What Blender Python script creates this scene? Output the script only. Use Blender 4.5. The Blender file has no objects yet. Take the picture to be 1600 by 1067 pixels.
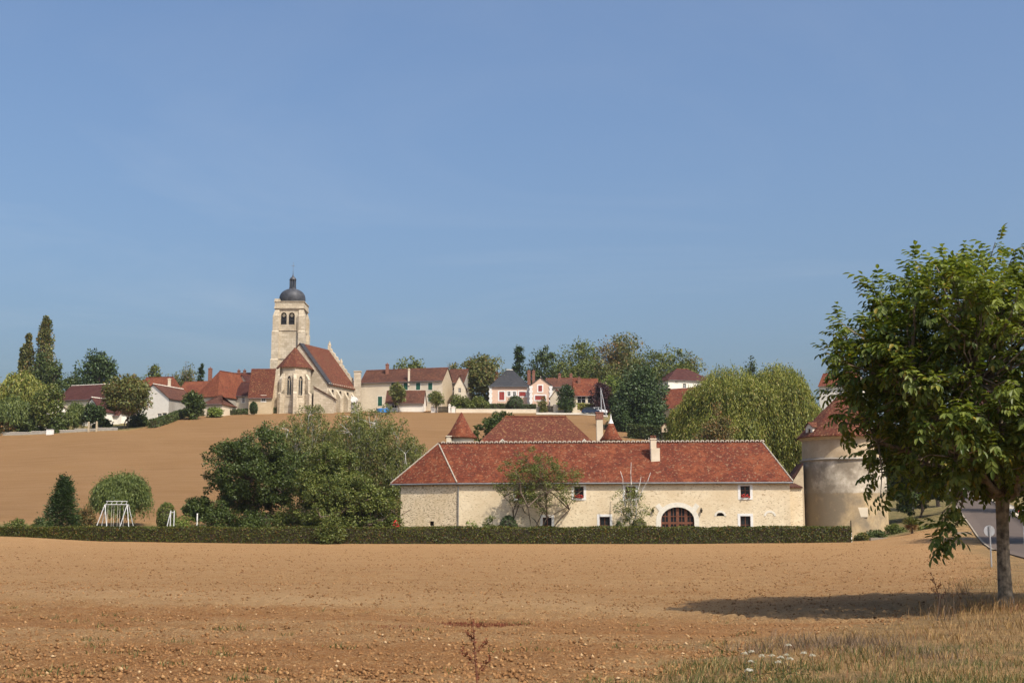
import bpy, math, random
import numpy as np
from mathutils import Vector, Matrix
R = math.radians
scene = bpy.context.scene
# ------------------------------------------------------------------ camera
CAM_H, FPX, TH = 1.6, 2000.0, math.atan(291.5/2000.0)
cam_data = bpy.data.cameras.new('camera'); cam = bpy.data.objects.new('camera', cam_data)
scene.collection.objects.link(cam); scene.camera = cam
cam_data.sensor_width = 36.0; cam_data.lens = 45.0
cam_data.clip_start = 0.1; cam_data.clip_end = 40000
cam.location = (0, 0, CAM_H); cam.rotation_euler = (R(90)+TH, 0, 0)
# ------------------------------------------------------------------ sky and sun
SUN_AZ, SUN_EL = 40.0, 52.0           # degrees to the right of straight behind the camera
world = bpy.data.worlds.new('World'); scene.world = world; world.use_nodes = True
wn = world.node_tree; wn.nodes.clear()
sky = wn.nodes.new('ShaderNodeTexSky'); sky.sky_type = 'NISHITA'; sky.sun_disc = False
sky.sun_elevation = R(SUN_EL); sky.sun_rotation = R(180-SUN_AZ)
sky.air_density = 1.2; sky.dust_density = 6.0; sky.ozone_density = 6.5; sky.altitude = 150
bg = wn.nodes.new('ShaderNodeBackground'); bg.inputs['Strength'].default_value = 0.12
wo = wn.nodes.new('ShaderNodeOutputWorld')
# faint cirrus on a high plane, over the whole sky
tcw = wn.nodes.new('ShaderNodeTexCoord'); sxw = wn.nodes.new('ShaderNodeSeparateXYZ'); wn.links.new(tcw.outputs['Generated'], sxw.inputs[0])
mxz = wn.nodes.new('ShaderNodeMath'); mxz.operation = 'MAXIMUM'; mxz.inputs[1].default_value = .04; wn.links.new(sxw.outputs['Z'], mxz.inputs[0])
cmb = wn.nodes.new('ShaderNodeCombineXYZ')
for i_, ax_ in enumerate('XY'):
    dv = wn.nodes.new('ShaderNodeMath'); dv.operation = 'DIVIDE'; wn.links.new(sxw.outputs[ax_], dv.inputs[0]); wn.links.new(mxz.outputs[0], dv.inputs[1]); wn.links.new(dv.outputs[0], cmb.inputs[i_])
nzw = wn.nodes.new('ShaderNodeTexNoise'); nzw.inputs['Scale'].default_value = .55; nzw.inputs['Detail'].default_value = 7; nzw.inputs['Roughness'].default_value = .6; nzw.inputs['Distortion'].default_value = .8; wn.links.new(cmb.outputs[0], nzw.inputs['Vector'])
rpw = wn.nodes.new('ShaderNodeMapRange'); rpw.inputs['From Min'].default_value = .48; rpw.inputs['From Max'].default_value = .78; rpw.inputs['To Max'].default_value = .30; wn.links.new(nzw.outputs['Fac'], rpw.inputs['Value'])
hsw = wn.nodes.new('ShaderNodeHueSaturation'); hsw.inputs['Saturation'].default_value = .62; hsw.inputs['Value'].default_value = 1.12; wn.links.new(sky.outputs[0], hsw.inputs['Color'])
mcw = wn.nodes.new('ShaderNodeMix'); mcw.data_type = 'RGBA'; wn.links.new(rpw.outputs[0], mcw.inputs[0]); wn.links.new(sky.outputs[0], mcw.inputs[6]); wn.links.new(hsw.outputs[0], mcw.inputs[7])
wn.links.new(mcw.outputs[2], bg.inputs['Color']); wn.links.new(bg.outputs[0], wo.inputs['Surface'])
sl = bpy.data.lights.new('sun', 'SUN'); sl.energy = 3.6; sl.angle = R(0.5); sl.color = (1.0, 0.91, 0.78)
sun = bpy.data.objects.new('sun', sl); scene.collection.objects.link(sun)
S = Vector((math.sin(R(SUN_AZ))*math.cos(R(SUN_EL)), -math.cos(R(SUN_AZ))*math.cos(R(SUN_EL)), math.sin(R(SUN_EL))))
sun.rotation_euler = S.to_track_quat('Z', 'Y').to_euler(); sun.location = (40, -40, 60)
scene.view_settings.view_transform = 'Standard'; scene.view_settings.look = 'None'
scene.view_settings.exposure = 0.5; scene.view_settings.gamma = 1.0
scene.view_settings.use_curve_mapping = False
scene.render.engine = 'CYCLES'
scene.cycles.use_denoising = True
scene.cycles.max_bounces = 5; scene.cycles.transparent_max_bounces = 4
# ------------------------------------------------------------------ measuring helpers
_c, _s = math.cos(TH), math.sin(TH)
def P(x, y, Y):
    """point of the place that the photograph shows at pixel (x, y), Y metres ahead of the camera"""
    a = (x-800)/FPX; b = (533.5-y)/FPX
    dy = _c-b*_s; dz = _s+b*_c; t = Y/dy
    return Vector((a*t, Y, CAM_H+dz*t))
def PX(x, Y, y=700): return P(x, y, Y).x
def PZ(y, Y): return P(800, y, Y).z
# ------------------------------------------------------------------ terrain
PROFILES = [  # (a = X/Y, [(Y, z) ...])
 (-0.60, [(110,.2),(130,.8),(150,2.3),(170,4.6),(195,9),(220,14),(245,19),(262,21.8),(300,25.5),(340,28),(450,28)]),
 (-0.40, [(110,.2),(130,.75),(150,2.1),(170,4.6),(195,9),(220,14),(245,19),(262,21.8),(300,25.5),(340,28),(450,28)]),
 (-0.30, [(110,0),(130,.3),(150,2),(170,5),(195,9.7),(220,15),(245,20),(275,24.6),(320,28.5),(360,30),(450,30)]),
 (-0.25, [(110,0),(130,.2),(150,2),(170,5.2),(200,11),(240,19),(275,25.6),(320,29),(360,30),(450,30)]),
 (-0.185,[(110,0),(130,.1),(150,1.8),(170,5),(200,11),(245,20.3),(285,27.2),(320,29.5),(360,30),(450,30)]),
 (-0.08, [(110,0),(130,.1),(150,1.2),(170,4.2),(200,11),(250,21),(300,29.2),(340,30.5),(380,31),(450,31)]),
 (0.05,  [(110,0),(130,.1),(150,1),(170,3.6),(200,10.5),(250,20.6),(270,24.1),(286,26.7),(300,28.7),(340,30.5),(380,31),(450,31)]),
 (0.12,  [(110,0),(130,.1),(150,1),(170,3.4),(200,10),(230,16.6),(260,21.5),(300,26.5),(340,29),(450,30)]),
 (0.20,  [(110,0),(130,.2),(150,1.2),(170,3.2),(190,6),(230,13),(300,23.5),(340,26),(450,28)]),
 (0.26,  [(110,0),(130,.3),(145,1),(170,3),(190,5),(230,10),(300,19),(340,22),(450,25)]),
 (0.35,  [(95,0),(110,.5),(125,1.6),(150,3.3),(200,6.3),(275,10.8),(350,14.5),(450,18)]),
 (0.60,  [(95,0),(110,.5),(125,1.6),(150,3.3),(200,6.3),(275,10.8),(350,14.5),(450,18)]),
]
_YS = np.linspace(-200, 460, 661)
_A = np.array([p[0] for p in PROFILES])
def _prof(pts):
    ys = np.array([-200., 60.]+[p[0] for p in pts]+[460.]); zs = np.array([0., 0.]+[p[1] for p in pts]+[pts[-1][1]])
    z = np.interp(_YS, ys, zs)
    k = np.hanning(25); k /= k.sum()
    zp = np.pad(z, 12, mode='edge')
    return np.convolve(zp, k, mode='valid')
_T = np.array([_prof(p[1]) for p in PROFILES])
def HH(X, Y):
    """ground height, vectorised"""
    X = np.asarray(X, float); Y = np.asarray(Y, float)
    a = np.clip(X/np.maximum(Y, 60.), _A[0], _A[-1]-1e-6)
    i = np.clip(np.searchsorted(_A, a, side='right')-1, 0, len(_A)-2)
    t = (a-_A[i])/(_A[i+1]-_A[i]); t = t*t*(3-2*t)
    yy = np.clip(Y, -199, 459)
    j = np.clip((yy+200).astype(int), 0, 659); f = (yy+200)-j
    z0 = _T[i, j]*(1-f)+_T[i, j+1]*f; z1 = _T[i+1, j]*(1-f)+_T[i+1, j+1]*f
    z = z0*(1-t)+z1*t
    far = np.clip((Y-460)/1500., 0, 1)
    z = z*(1-far)+6*far
    z = z-0.30*np.exp(-(((X-5)/8)**2+((Y-30)/9)**2))+0.22*np.exp(-(((X-12.5)/4)**2+((Y-26)/14)**2))
    return z
def H(x, y): return float(HH(np.array([x]), np.array([y]))[0])
VB_Y = [0, 11, 13.2, 14.9, 20, 22.9, 26.7, 42, 70, 105, 125, 135]
VB_X = [-5, -.6, .5, 1.6, 3.6, 5.8, 8.6, 15.4, 25.2, 36, 42, 46]
def road_x(Y): return 39.6+0.31*(Y-100)
# ------------------------------------------------------------------ numpy value noise
_rng = np.random.default_rng(7)
_NT = _rng.random((256, 256))
def vnoise(x, y, f):
    x = np.asarray(x)*f; y = np.asarray(y)*f
    xi = np.floor(x).astype(int); yi = np.floor(y).astype(int); fx = x-xi; fy = y-yi
    fx = fx*fx*(3-2*fx); fy = fy*fy*(3-2*fy)
    g = lambda a, b: _NT[a & 255, b & 255]
    return (g(xi, yi)*(1-fx)+g(xi+1, yi)*fx)*(1-fy)+(g(xi, yi+1)*(1-fx)+g(xi+1, yi+1)*fx)*fy
# ------------------------------------------------------------------ objects
COL = scene.collection
def tag(o, label=None, cat=None, group=None, kind=None):
    if label: o['label'] = label
    if cat: o['category'] = cat
    if group: o['group'] = group
    if kind: o['kind'] = kind
    elif cat: o['kind'] = 'thing'
    return o
def empty(name, loc, label=None, cat=None, group=None):
    o = bpy.data.objects.new(name, None); COL.objects.link(o); o.location = loc
    o.empty_display_size = 0.3
    return tag(o, label, cat, group)
def wloc(o):
    v = Vector((0, 0, 0))
    while o is not None: v = v+o.location; o = o.parent
    return v
def link_mesh(name, me, parent=None, origin=None):
    o = bpy.data.objects.new(name, me); COL.objects.link(o)
    if parent is not None:
        o.parent = parent
    elif origin is not None:
        o.location = origin
    return o
def copy_tree(o, parent=None):
    c = o.copy(); COL.objects.link(c); c.parent = parent
    for ch in list(o.children): copy_tree(ch, c)
    return c
class MB:
    """collects faces given in world metres; uv in metres along each face"""
    def __init__(self): self.v = []; self.f = []; self.uv = []; self.mi = []; self.sm = []
    def face(self, pts, mi=0, smooth=False):
        pts = [Vector(p) for p in pts]; b = len(self.v); self.v += pts
        self.f.append(list(range(b, b+len(pts)))); self.mi.append(mi); self.sm.append(smooth)
        n = Vector((0, 0, 0))
        for i in range(len(pts)):
            p, q = pts[i], pts[(i+1) % len(pts)]
            n += Vector(((p.y-q.y)*(p.z+q.z), (p.z-q.z)*(p.x+q.x), (p.x-q.x)*(p.y+q.y)))
        if n.length > 1e-12: n.normalize()
        t = Vector((0, 0, 1)).cross(n)
        if t.length < 1e-3: t = Vector((1, 0, 0))
        t.normalize(); s = n.cross(t)
        self.uv += [(p.dot(t), p.dot(s)) for p in pts]
    def hexa(self, p, mi=0):
        # p: 8 corners, bottom 0-3 counter-clockwise from above, top 4-7
        for q in ((3,2,1,0),(4,5,6,7),(0,1,5,4),(1,2,6,5),(2,3,7,6),(3,0,4,7)):
            self.face([p[i] for i in q], mi)
    def box(self, x0, x1, y0, y1, z0, z1, mi=0):
        self.hexa([(x0,y0,z0),(x1,y0,z0),(x1,y1,z0),(x0,y1,z0),(x0,y0,z1),(x1,y0,z1),(x1,y1,z1),(x0,y1,z1)], mi)
    def fbox(self, F, s0, s1, z0, z1, d0, d1, mi=0):
        # box in a wall's own frame: s along the wall, d outwards
        self.hexa([F.pt(s0,z0,d1),F.pt(s1,z0,d1),F.pt(s1,z0,d0),F.pt(s0,z0,d0),
                   F.pt(s0,z1,d1),F.pt(s1,z1,d1),F.pt(s1,z1,d0),F.pt(s0,z1,d0)], mi)
    def prism(self, poly, z0, z1, mi=0, cap=True):
        n = len(poly)
        for i in range(n):
            a, b = poly[i], poly[(i+1) % n]
            self.face([(a[0],a[1],z0),(b[0],b[1],z0),(b[0],b[1],z1),(a[0],a[1],z1)], mi)
        if cap:
            self.face([(p[0],p[1],z1) for p in poly], mi); self.face([(p[0],p[1],z0) for p in reversed(poly)], mi)
    def tube(self, pts, rad, sides=6, mi=0, cap=True, smooth=True):
        pts = [Vector(p) for p in pts]; rings = []
        for i, p in enumerate(pts):
            d = (pts[min(i+1, len(pts)-1)]-pts[max(i-1, 0)])
            if d.length < 1e-9: d = Vector((0, 0, 1))
            d.normalize(); u = d.orthogonal() if abs(d.z) < .9 else Vector((1, 0, 0)).cross(d)
            u.normalize()
            w = d.cross(u); r = rad[i] if hasattr(rad, '__len__') else rad
            rings.append([p+(u*math.cos(2*math.pi*k/sides)+w*math.sin(2*math.pi*k/sides))*r for k in range(sides)])
        for i in range(len(rings)-1):
            best = min(range(sides), key=lambda o: (rings[i][0]-rings[i+1][o]).length)
            rings[i+1] = rings[i+1][best:]+rings[i+1][:best]
            for k in range(sides):
                self.face([rings[i][k], rings[i][(k+1) % sides], rings[i+1][(k+1) % sides], rings[i+1][k]], mi, smooth)
        if cap:
            self.face(rings[0][::-1], mi); self.face(rings[-1], mi)
    def lathe(self, c, prof, seg=24, mi=0, smooth=True, a0=0.0):
        # prof: (r, z) from bottom to top around vertical axis at c
        def pt(r, z, k): a = a0+2*math.pi*k/seg; return (c[0]+r*math.cos(a), c[1]+r*math.sin(a), z)
        for (r0, z0), (r1, z1) in zip(prof[:-1], prof[1:]):
            for k in range(seg):
                q = [pt(r0,z0,k), pt(r0,z0,k+1), pt(r1,z1,k+1), pt(r1,z1,k)]
                if r0 < 1e-6: q = [q[0], q[2], q[3]]
                elif r1 < 1e-6: q = q[:3]
                self.face(q, mi, smooth)
    def build(self, name, mats, parent=None, origin=None, weld=False):
        if not isinstance(mats, (list, tuple)): mats = [mats]
        off = wloc(parent) if parent is not None else Vector(origin or (0, 0, 0))
        me = bpy.data.meshes.new(name)
        me.from_pydata([tuple(p-off) for p in self.v], [], self.f)
        for m in mats: me.materials.append(m)
        me.polygons.foreach_set('material_index', self.mi); me.polygons.foreach_set('use_smooth', self.sm)
        uvl = me.uv_layers.new(name='UVMap'); uvl.data.foreach_set('uv', [c for q in self.uv for c in q])
        if weld:
            import bmesh
            bm = bmesh.new(); bm.from_mesh(me); bmesh.ops.remove_doubles(bm, verts=bm.verts, dist=1e-4); bm.to_mesh(me); bm.free()
        me.update()
        return link_mesh(name, me, parent, None if parent is not None else off)
def np_mesh(name, V, F, mat, parent=None, origin=(0, 0, 0), smooth=False, attrs=None):
    """V (n,3) world metres, F (m,k) equal-sided faces"""
    off = np.array(wloc(parent) if parent is not None else origin)
    me = bpy.data.meshes.new(name); k = F.shape[1]
    me.vertices.add(len(V)); me.vertices.foreach_set('co', (V-off).astype(np.float32).ravel())
    me.loops.add(F.size); me.loops.foreach_set('vertex_index', F.astype(np.int32).ravel())
    me.polygons.add(len(F)); me.polygons.foreach_set('loop_start', np.arange(0, F.size, k, dtype=np.int32))
    if smooth: me.polygons.foreach_set('use_smooth', np.ones(len(F), dtype=bool))
    for an, av in (attrs or {}).items():
        at = me.attributes.new(an, 'FLOAT', 'POINT'); at.data.foreach_set('value', av.astype(np.float32))
    me.materials.append(mat); me.update(calc_edges=True)
    return link_mesh(name, me, parent, None if parent is not None else Vector(origin))
class Frame:
    """a vertical wall seen from outside: s runs left to right, d outwards"""
    def __init__(self, p0, p1):
        self.p0 = Vector((p0[0], p0[1], 0)); d = Vector((p1[0]-p0[0], p1[1]-p0[1], 0)); self.L = d.length
        self.u = d.normalized(); self.n = Vector((self.u.y, -self.u.x, 0))
    def pt(self, s, z, d=0): return self.p0+self.u*s+self.n*d+Vector((0, 0, z))
    def px(self, x, y):
        a = (x-800)/FPX; b = (533.5-y)/FPX; r = Vector((a, _c-b*_s, _s+b*_c)); o = Vector((0, 0, CAM_H))
        t = (self.p0-o).dot(self.n)/r.dot(self.n); q = o+r*t
        return (q-self.p0).dot(self.u), q.z
# ------------------------------------------------------------------ materials
def newmat(name):
    m = bpy.data.materials.new(name); m.use_nodes = True; nt = m.node_tree; nt.nodes.clear()
    return m, nt
def nd(nt, t, ins=None, **kw):
    n = nt.nodes.new(t)
    for k, v in kw.items(): setattr(n, k, v)
    for k, v in (ins or {}).items():
        if hasattr(v, 'is_linked') or isinstance(v, bpy.types.NodeSocket): nt.links.new(v, n.inputs[k])
        else: n.inputs[k].default_value = v
    return n
def c4(c): return (c[0], c[1], c[2], 1.0)
def pos(nt): return nd(nt, 'ShaderNodeNewGeometry').outputs['Position']
def noise(nt, vec, scale, detail=4, rough=.55): return nd(nt, 'ShaderNodeTexNoise', {'Vector': vec, 'Scale': scale, 'Detail': detail, 'Roughness': rough}).outputs['Fac']
def ramp(nt, fac, stops, interp='LINEAR'):
    n = nd(nt, 'ShaderNodeValToRGB', {'Fac': fac}); r = n.color_ramp; r.interpolation = interp
    while len(r.elements) < len(stops): r.elements.new(.5)
    for e, (p, c) in zip(r.elements, stops): e.position = p; e.color = c4(c) if len(c) == 3 else c
    return n.outputs['Color']
def mixc(nt, fac, a, b, mode='MIX'):
    n = nd(nt, 'ShaderNodeMix', data_type='RGBA', blend_type=mode)
    for sock, v in ((n.inputs[0], fac), (n.inputs[6], a), (n.inputs[7], b)):
        if isinstance(v, bpy.types.NodeSocket): nt.links.new(v, sock)
        else: sock.default_value = c4(v) if isinstance(v, (tuple, list)) and len(v) == 3 else v
    return n.outputs[2]
def finish(nt, color, rough=.85, spec=.25, bump=None, bstr=.4, bdist=.03, metal=0.0):
    p = nd(nt, 'ShaderNodeBsdfPrincipled', {'Roughness': rough, 'Specular IOR Level': spec, 'Metallic': metal})
    if isinstance(color, bpy.types.NodeSocket): nt.links.new(color, p.inputs['Base Color'])
    else: p.inputs['Base Color'].default_value = c4(color)
    if bump is not None:
        b = nd(nt, 'ShaderNodeBump', {'Height': bump, 'Strength': bstr, 'Distance': bdist}); nt.links.new(b.outputs[0], p.inputs['Normal'])
    o = nd(nt, 'ShaderNodeOutputMaterial'); nt.links.new(p.outputs[0], o.inputs['Surface'])
def plain(name, col, rough=.7, var=.15, scale=3.0, spec=.3, metal=0.0):
    m, nt = newmat(name); p = pos(nt); f = noise(nt, p, scale)
    d = tuple(c*(1-var*1.6) for c in col); l = tuple(min(1, c*(1+var)) for c in col)
    finish(nt, ramp(nt, f, [(.3, d), (.7, l)]), rough, spec, f, .15, .01, metal); return m
def stone(name, base, dark, pits, scale=1.0, pit_amt=.62, stain=None, blocks=0.0):
    """rendered or rubble masonry: mottled, with dark joints and pits"""
    m, nt = newmat(name); p = pos(nt)
    mp = nd(nt, 'ShaderNodeMapping', {'Vector': p, 'Scale': (1, 1, 1.5)}).outputs[0]
    big = noise(nt, p, .35*scale, 3); mid = noise(nt, mp, 2.2*scale, 5, .6); fine = noise(nt, nd(nt, 'ShaderNodeMapping', {'Vector': p, 'Scale': (.7, .7, 1.5)}).outputs[0], 6.5*scale, 3, .62)
    vor = nd(nt, 'ShaderNodeTexVoronoi', {'Vector': mp, 'Scale': 3.2*scale}).outputs['Color']
    cell = nd(nt, 'ShaderNodeSeparateColor', {'Color': vor}).outputs[0]
    col = ramp(nt, mid, [(.28, dark), (.62, base)])
    col = mixc(nt, .16, col, ramp(nt, cell, [(0, dark), (1, tuple(min(1, c*1.12) for c in base))]))
    col = mixc(nt, ramp(nt, fine, [(pit_amt, (0, 0, 0)), (pit_amt+.07, (1, 1, 1))]), col, pits)
    if stain: col = mixc(nt, ramp(nt, big, [(.45, (0, 0, 0)), (.7, (.75, .75, .75))]), col, stain)
    if blocks:
        uv = nd(nt, 'ShaderNodeUVMap').outputs[0]
        br = nd(nt, 'ShaderNodeTexBrick', {'Vector': uv, 'Scale': 1.0, 'Brick Width': blocks, 'Row Height': blocks*.5, 'Mortar Size': .02, 'Color1': c4((1, 1, 1)), 'Color2': c4((.78, .76, .72)), 'Mortar': c4((.6, .56, .5))})
        col = mixc(nt, 1.0, col, br.outputs['Color'], 'MULTIPLY')
    finish(nt, col, .92, .15, fine, .35, .03); return m
def rooftile(name, c1, c2, patch, lichen, lich_amt=.62, tw=.18, th=.12):
    """small flat tiles laid in courses"""
    m, nt = newmat(name); p = pos(nt); uv = nd(nt, 'ShaderNodeUVMap').outputs[0]
    br = nd(nt, 'ShaderNodeTexBrick', {'Vector': uv, 'Scale': 1.0, 'Brick Width': tw, 'Row Height': th, 'Mortar Size': .006, 'Mortar Smooth': .2, 'Bias': 0.0,
            'Color1': c4(c1), 'Color2': c4(c2), 'Mortar': c4(tuple(c*.35 for c in c1))}, offset=.5)
    n1 = noise(nt, p, .45, 5, .7); n2 = noise(nt, p, 1.9, 4, .75); n3 = noise(nt, p, 4.0, 2, .6)
    col = mixc(nt, ramp(nt, n1, [(.42, (0, 0, 0)), (.66, (.75, .75, .75))]), br.outputs['Color'], patch)
    col = mixc(nt, ramp(nt, n2, [(.47, (0, 0, 0)), (.60, (.85, .85, .85))]), col, tuple(c*.5 for c in c1))
    col = mixc(nt, ramp(nt, n3, [(lich_amt, (0, 0, 0)), (lich_amt+.06, (.8, .8, .8))]), col, lichen)
    h = nd(nt, 'ShaderNodeMath', {0: br.outputs['Fac'], 1: n3}, operation='SUBTRACT').outputs[0]
    finish(nt, col, .85, .2, h, .5, .03); return m
def leafmat(name, dark, light, alt=None, altamt=.12, trans=.3, rough=.5):
    k_ = {'walnut_leaf': 1.7, 'hedge_leaf': 1.15, 'willow_leaf': 1.75, 'birch_leaf': 2.0, 'mid_green_leaf': 1.75, 'dark_green_leaf': 1.5, 'conifer_needles': 1.5}.get(name, 1.0 if ('grass' in name or name in ('dead_twig', 'rusty_seed', 'white_umbel')) else 1.6)
    dark, light = tuple(c*k_ for c in dark), tuple(c*k_ for c in light); alt = tuple(c*1.15 for c in alt) if alt else None
    m, nt = newmat(name); g = nd(nt, 'ShaderNodeNewGeometry'); rnd = g.outputs['Random Per Island']
    n = noise(nt, g.outputs['Position'], .45, 2)
    f = nd(nt, 'ShaderNodeMath', {0: rnd, 1: n}, operation='ADD').outputs[0]
    f = nd(nt, 'ShaderNodeMath', {0: f, 1: .5}, operation='MULTIPLY').outputs[0]
    col = ramp(nt, f, [(.25, dark), (.72, light)])
    if alt: col = mixc(nt, ramp(nt, rnd, [(1-altamt-.02, (0, 0, 0)), (1-altamt, (1, 1, 1))]), col, alt)
    p = nd(nt, 'ShaderNodeBsdfPrincipled', {'Base Color': col, 'Roughness': rough, 'Specular IOR Level': .3})
    t = nd(nt, 'ShaderNodeBsdfTranslucent', {'Color': mixc(nt, 1.0, col, (1.0, 1.0, .45), 'MULTIPLY')})
    mx = nd(nt, 'ShaderNodeMixShader', {0: trans, 1: p.outputs[0], 2: t.outputs[0]})
    o = nd(nt, 'ShaderNodeOutputMaterial'); nt.links.new(mx.outputs[0], o.inputs['Surface']); return m
M = {}
M['white'] = plain('white_paint', (.75, .73, .68), .6, .06)
M['cream_trim'] = plain('limestone_trim', (.72, .67, .56), .8, .08)
M['mortar'] = plain('ridge_mortar', (.37, .32, .25), .9, .22, 6)
M['frame_paint'] = plain('weathered_white_metal', (.56, .56, .54), .5, .1)
M['zinc'] = plain('zinc', (.20, .20, .20), .5, .15, 3, .4, .3)
M['wood'] = plain('brown_wood', (.17, .065, .035), .6, .25, 6)
M['darkwood'] = plain('dark_wood', (.045, .034, .018), .7, .2, 6)
M['redwood'] = plain('red_shutter_paint', (.30, .045, .035), .6, .15, 5)
M['greenpaint'] = plain('green_shutter_paint', (.02, .10, .06), .55, .15, 5)
M['void'] = plain('dark_interior', (.012, .011, .010), .9, .1)
M['red'] = plain('red_fabric', (.55, .03, .025), .7, .12)
M['blue'] = plain('blue_plastic', (.06, .26, .62), .4, .12)
M['metal'] = plain('grey_metal', (.42, .42, .42), .45, .1, 3, .5, .5)
M['rust'] = plain('brick_dark', (.23, .10, .065), .85, .3, 5)
M['flower'] = plain('red_flowers', (.42, .04, .03), .7, .4, 12)
M['rubber'] = plain('black_rubber', (.02, .02, .02), .8, .1)
M['carblue'] = plain('dark_blue_car_paint', (.012, .022, .05), .25, .05, 1, .6)
M['carwhite'] = plain('white_car_paint', (.72, .72, .72), .3, .03, 1, .6)
m, nt = newmat('window_glass'); p_ = nd(nt, 'ShaderNodeBsdfPrincipled', {'Base Color': c4((.02, .024, .028)), 'Roughness': .08, 'Specular IOR Level': .6})
o_ = nd(nt, 'ShaderNodeOutputMaterial'); nt.links.new(p_.outputs[0], o_.inputs['Surface']); M['glass'] = m
M['barn_render'] = stone('barn_render', (.74, .63, .44), (.62, .50, .33), (.34, .25, .15), .95, .575, (.62, .49, .31))
M['barn_rubble'] = stone('barn_rubble', (.78, .65, .45), (.58, .46, .30), (.26, .185, .11), 1.05, .535, (.62, .48, .29))
M['church'] = stone('church_limestone', (.62, .54, .41), (.46, .39, .29), (.30, .25, .18), .8, .62, (.42, .35, .25), 1.1)
M['church_ochre'] = stone('church_ochre_render', (.56, .44, .28), (.45, .34, .21), (.34, .26, .16), .8, .66, (.46, .36, .22))
M['cream'] = stone('cream_render', (.66, .57, .43), (.57, .48, .35), (.42, .34, .24), .7, .68, (.55, .46, .33))
M['whitewall'] = stone('white_render', (.76, .71, .62), (.68, .63, .54), (.55, .5, .42), .6, .70)
M['pinkwall'] = stone('pink_render', (.66, .46, .34), (.58, .40, .29), (.5, .34, .25), .6, .72)
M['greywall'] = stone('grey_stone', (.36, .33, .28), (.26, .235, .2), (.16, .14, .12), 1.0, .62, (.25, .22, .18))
M['stonewall'] = stone('tan_stone', (.50, .41, .28), (.38, .30, .20), (.22, .17, .11), 1.2, .60, (.40, .32, .22))
M['kerb'] = stone('kerb_stone', (.28, .235, .18), (.22, .18, .135), (.15, .12, .09), 1.0, .62)
M['tile_red'] = rooftile('red_flat_tiles', (.185, .042, .018), (.065, .020, .013), (.235, .070, .028), (.24, .14, .08), .60)
M['tile_mottled'] = rooftile('mottled_red_tiles', (.17, .045, .024), (.070, .022, .015), (.105, .045, .022), (.26, .14, .065), .58)
M['tile_orange'] = rooftile('orange_tiles', (.195, .055, .026), (.13, .038, .021), (.22, .072, .032), (.20, .11, .055), .62)
M['tile_brown'] = rooftile('brown_tiles', (.105, .040, .025), (.07, .03, .021), (.15, .06, .032), (.19, .12, .07), .62)
M['tile_dark'] = rooftile('dark_maroon_tiles', (.085, .026, .020), (.06, .021, .018), (.085, .034, .025), (.14, .09, .06), .66)
M['slate'] = rooftile('grey_slates', (.050, .052, .058), (.036, .038, .043), (.06, .058, .06), (.10, .09, .08), .70)
M['lead'] = plain('lead_sheet', (.060, .062, .070), .60, .3, 1.2, .4, .2)
# the dovecote's lime render, newer below, with grey weathering that gets denser towards its left side
m, nt = newmat('dovecote_render'); p = pos(nt); sx = nd(nt, 'ShaderNodeSeparateXYZ', {'Vector': p})
n1 = noise(nt, p, .5, 5, .6); n2 = noise(nt, p, 2.6, 5, .65); n3 = noise(nt, p, 9, 3, .6)
zz = nd(nt, 'ShaderNodeMath', {0: sx.outputs['Z'], 1: nd(nt, 'ShaderNodeMath', {0: n2, 1: .25}, operation='MULTIPLY').outputs[0]}, operation='ADD').outputs[0]
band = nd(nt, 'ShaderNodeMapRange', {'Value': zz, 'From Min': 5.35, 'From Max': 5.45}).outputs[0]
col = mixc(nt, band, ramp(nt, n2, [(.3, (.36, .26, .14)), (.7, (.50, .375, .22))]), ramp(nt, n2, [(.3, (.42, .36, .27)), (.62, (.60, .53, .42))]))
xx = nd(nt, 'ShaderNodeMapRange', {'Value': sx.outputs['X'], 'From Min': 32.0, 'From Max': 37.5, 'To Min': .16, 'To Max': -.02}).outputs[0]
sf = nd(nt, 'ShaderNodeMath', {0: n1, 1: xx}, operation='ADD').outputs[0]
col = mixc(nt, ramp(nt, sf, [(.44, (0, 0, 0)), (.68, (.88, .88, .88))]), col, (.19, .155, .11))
ring = nd(nt, 'ShaderNodeMapRange', {'Value': sx.outputs['Z'], 'From Min': 8.9, 'From Max': 9.1}).outputs[0]
col = mixc(nt, nd(nt, 'ShaderNodeMath', {0: ring, 1: .65}, operation='MULTIPLY').outputs[0], col, (.44, .32, .185))
col = mixc(nt, ramp(nt, n3, [(.60, (0, 0, 0)), (.68, (.7, .7, .7))]), col, (.26, .19, .12))
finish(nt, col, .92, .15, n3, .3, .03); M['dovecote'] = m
# soil
m, nt = newmat('tilled_soil'); p = pos(nt)
n0 = noise(nt, p, .06, 4); n1 = noise(nt, p, .9, 6, .6); n2 = noise(nt, p, 7, 6, .75); n3 = noise(nt, p, 30, 4, .7); n4 = noise(nt, p, 11, 4, .7)
st = noise(nt, nd(nt, 'ShaderNodeMapping', {'Vector': p, 'Scale': (.12, 1.1, 1)}).outputs[0], 1.0, 4, .6)
col = ramp(nt, n0, [(.3, (.345, .180, .066)), (.7, (.40, .222, .088))])
col = mixc(nt, ramp(nt, st, [(.40, (0, 0, 0)), (.62, (.7, .7, .7))]), col, (.43, .265, .12))
col = mixc(nt, ramp(nt, n1, [(.35, (0, 0, 0)), (.75, (.55, .55, .55))]), col, (.285, .130, .048))
col = mixc(nt, ramp(nt, n2, [(.48, (0, 0, 0)), (.70, (.8, .8, .8))]), col, (.185, .092, .036))
col = mixc(nt, ramp(nt, n4, [(.56, (0, 0, 0)), (.66, (.8, .8, .8))]), col, (.47, .31, .15))
col = mixc(nt, ramp(nt, n3, [(.55, (0, 0, 0)), (.64, (.85, .85, .85))]), col, (.57, .41, .22))
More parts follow.
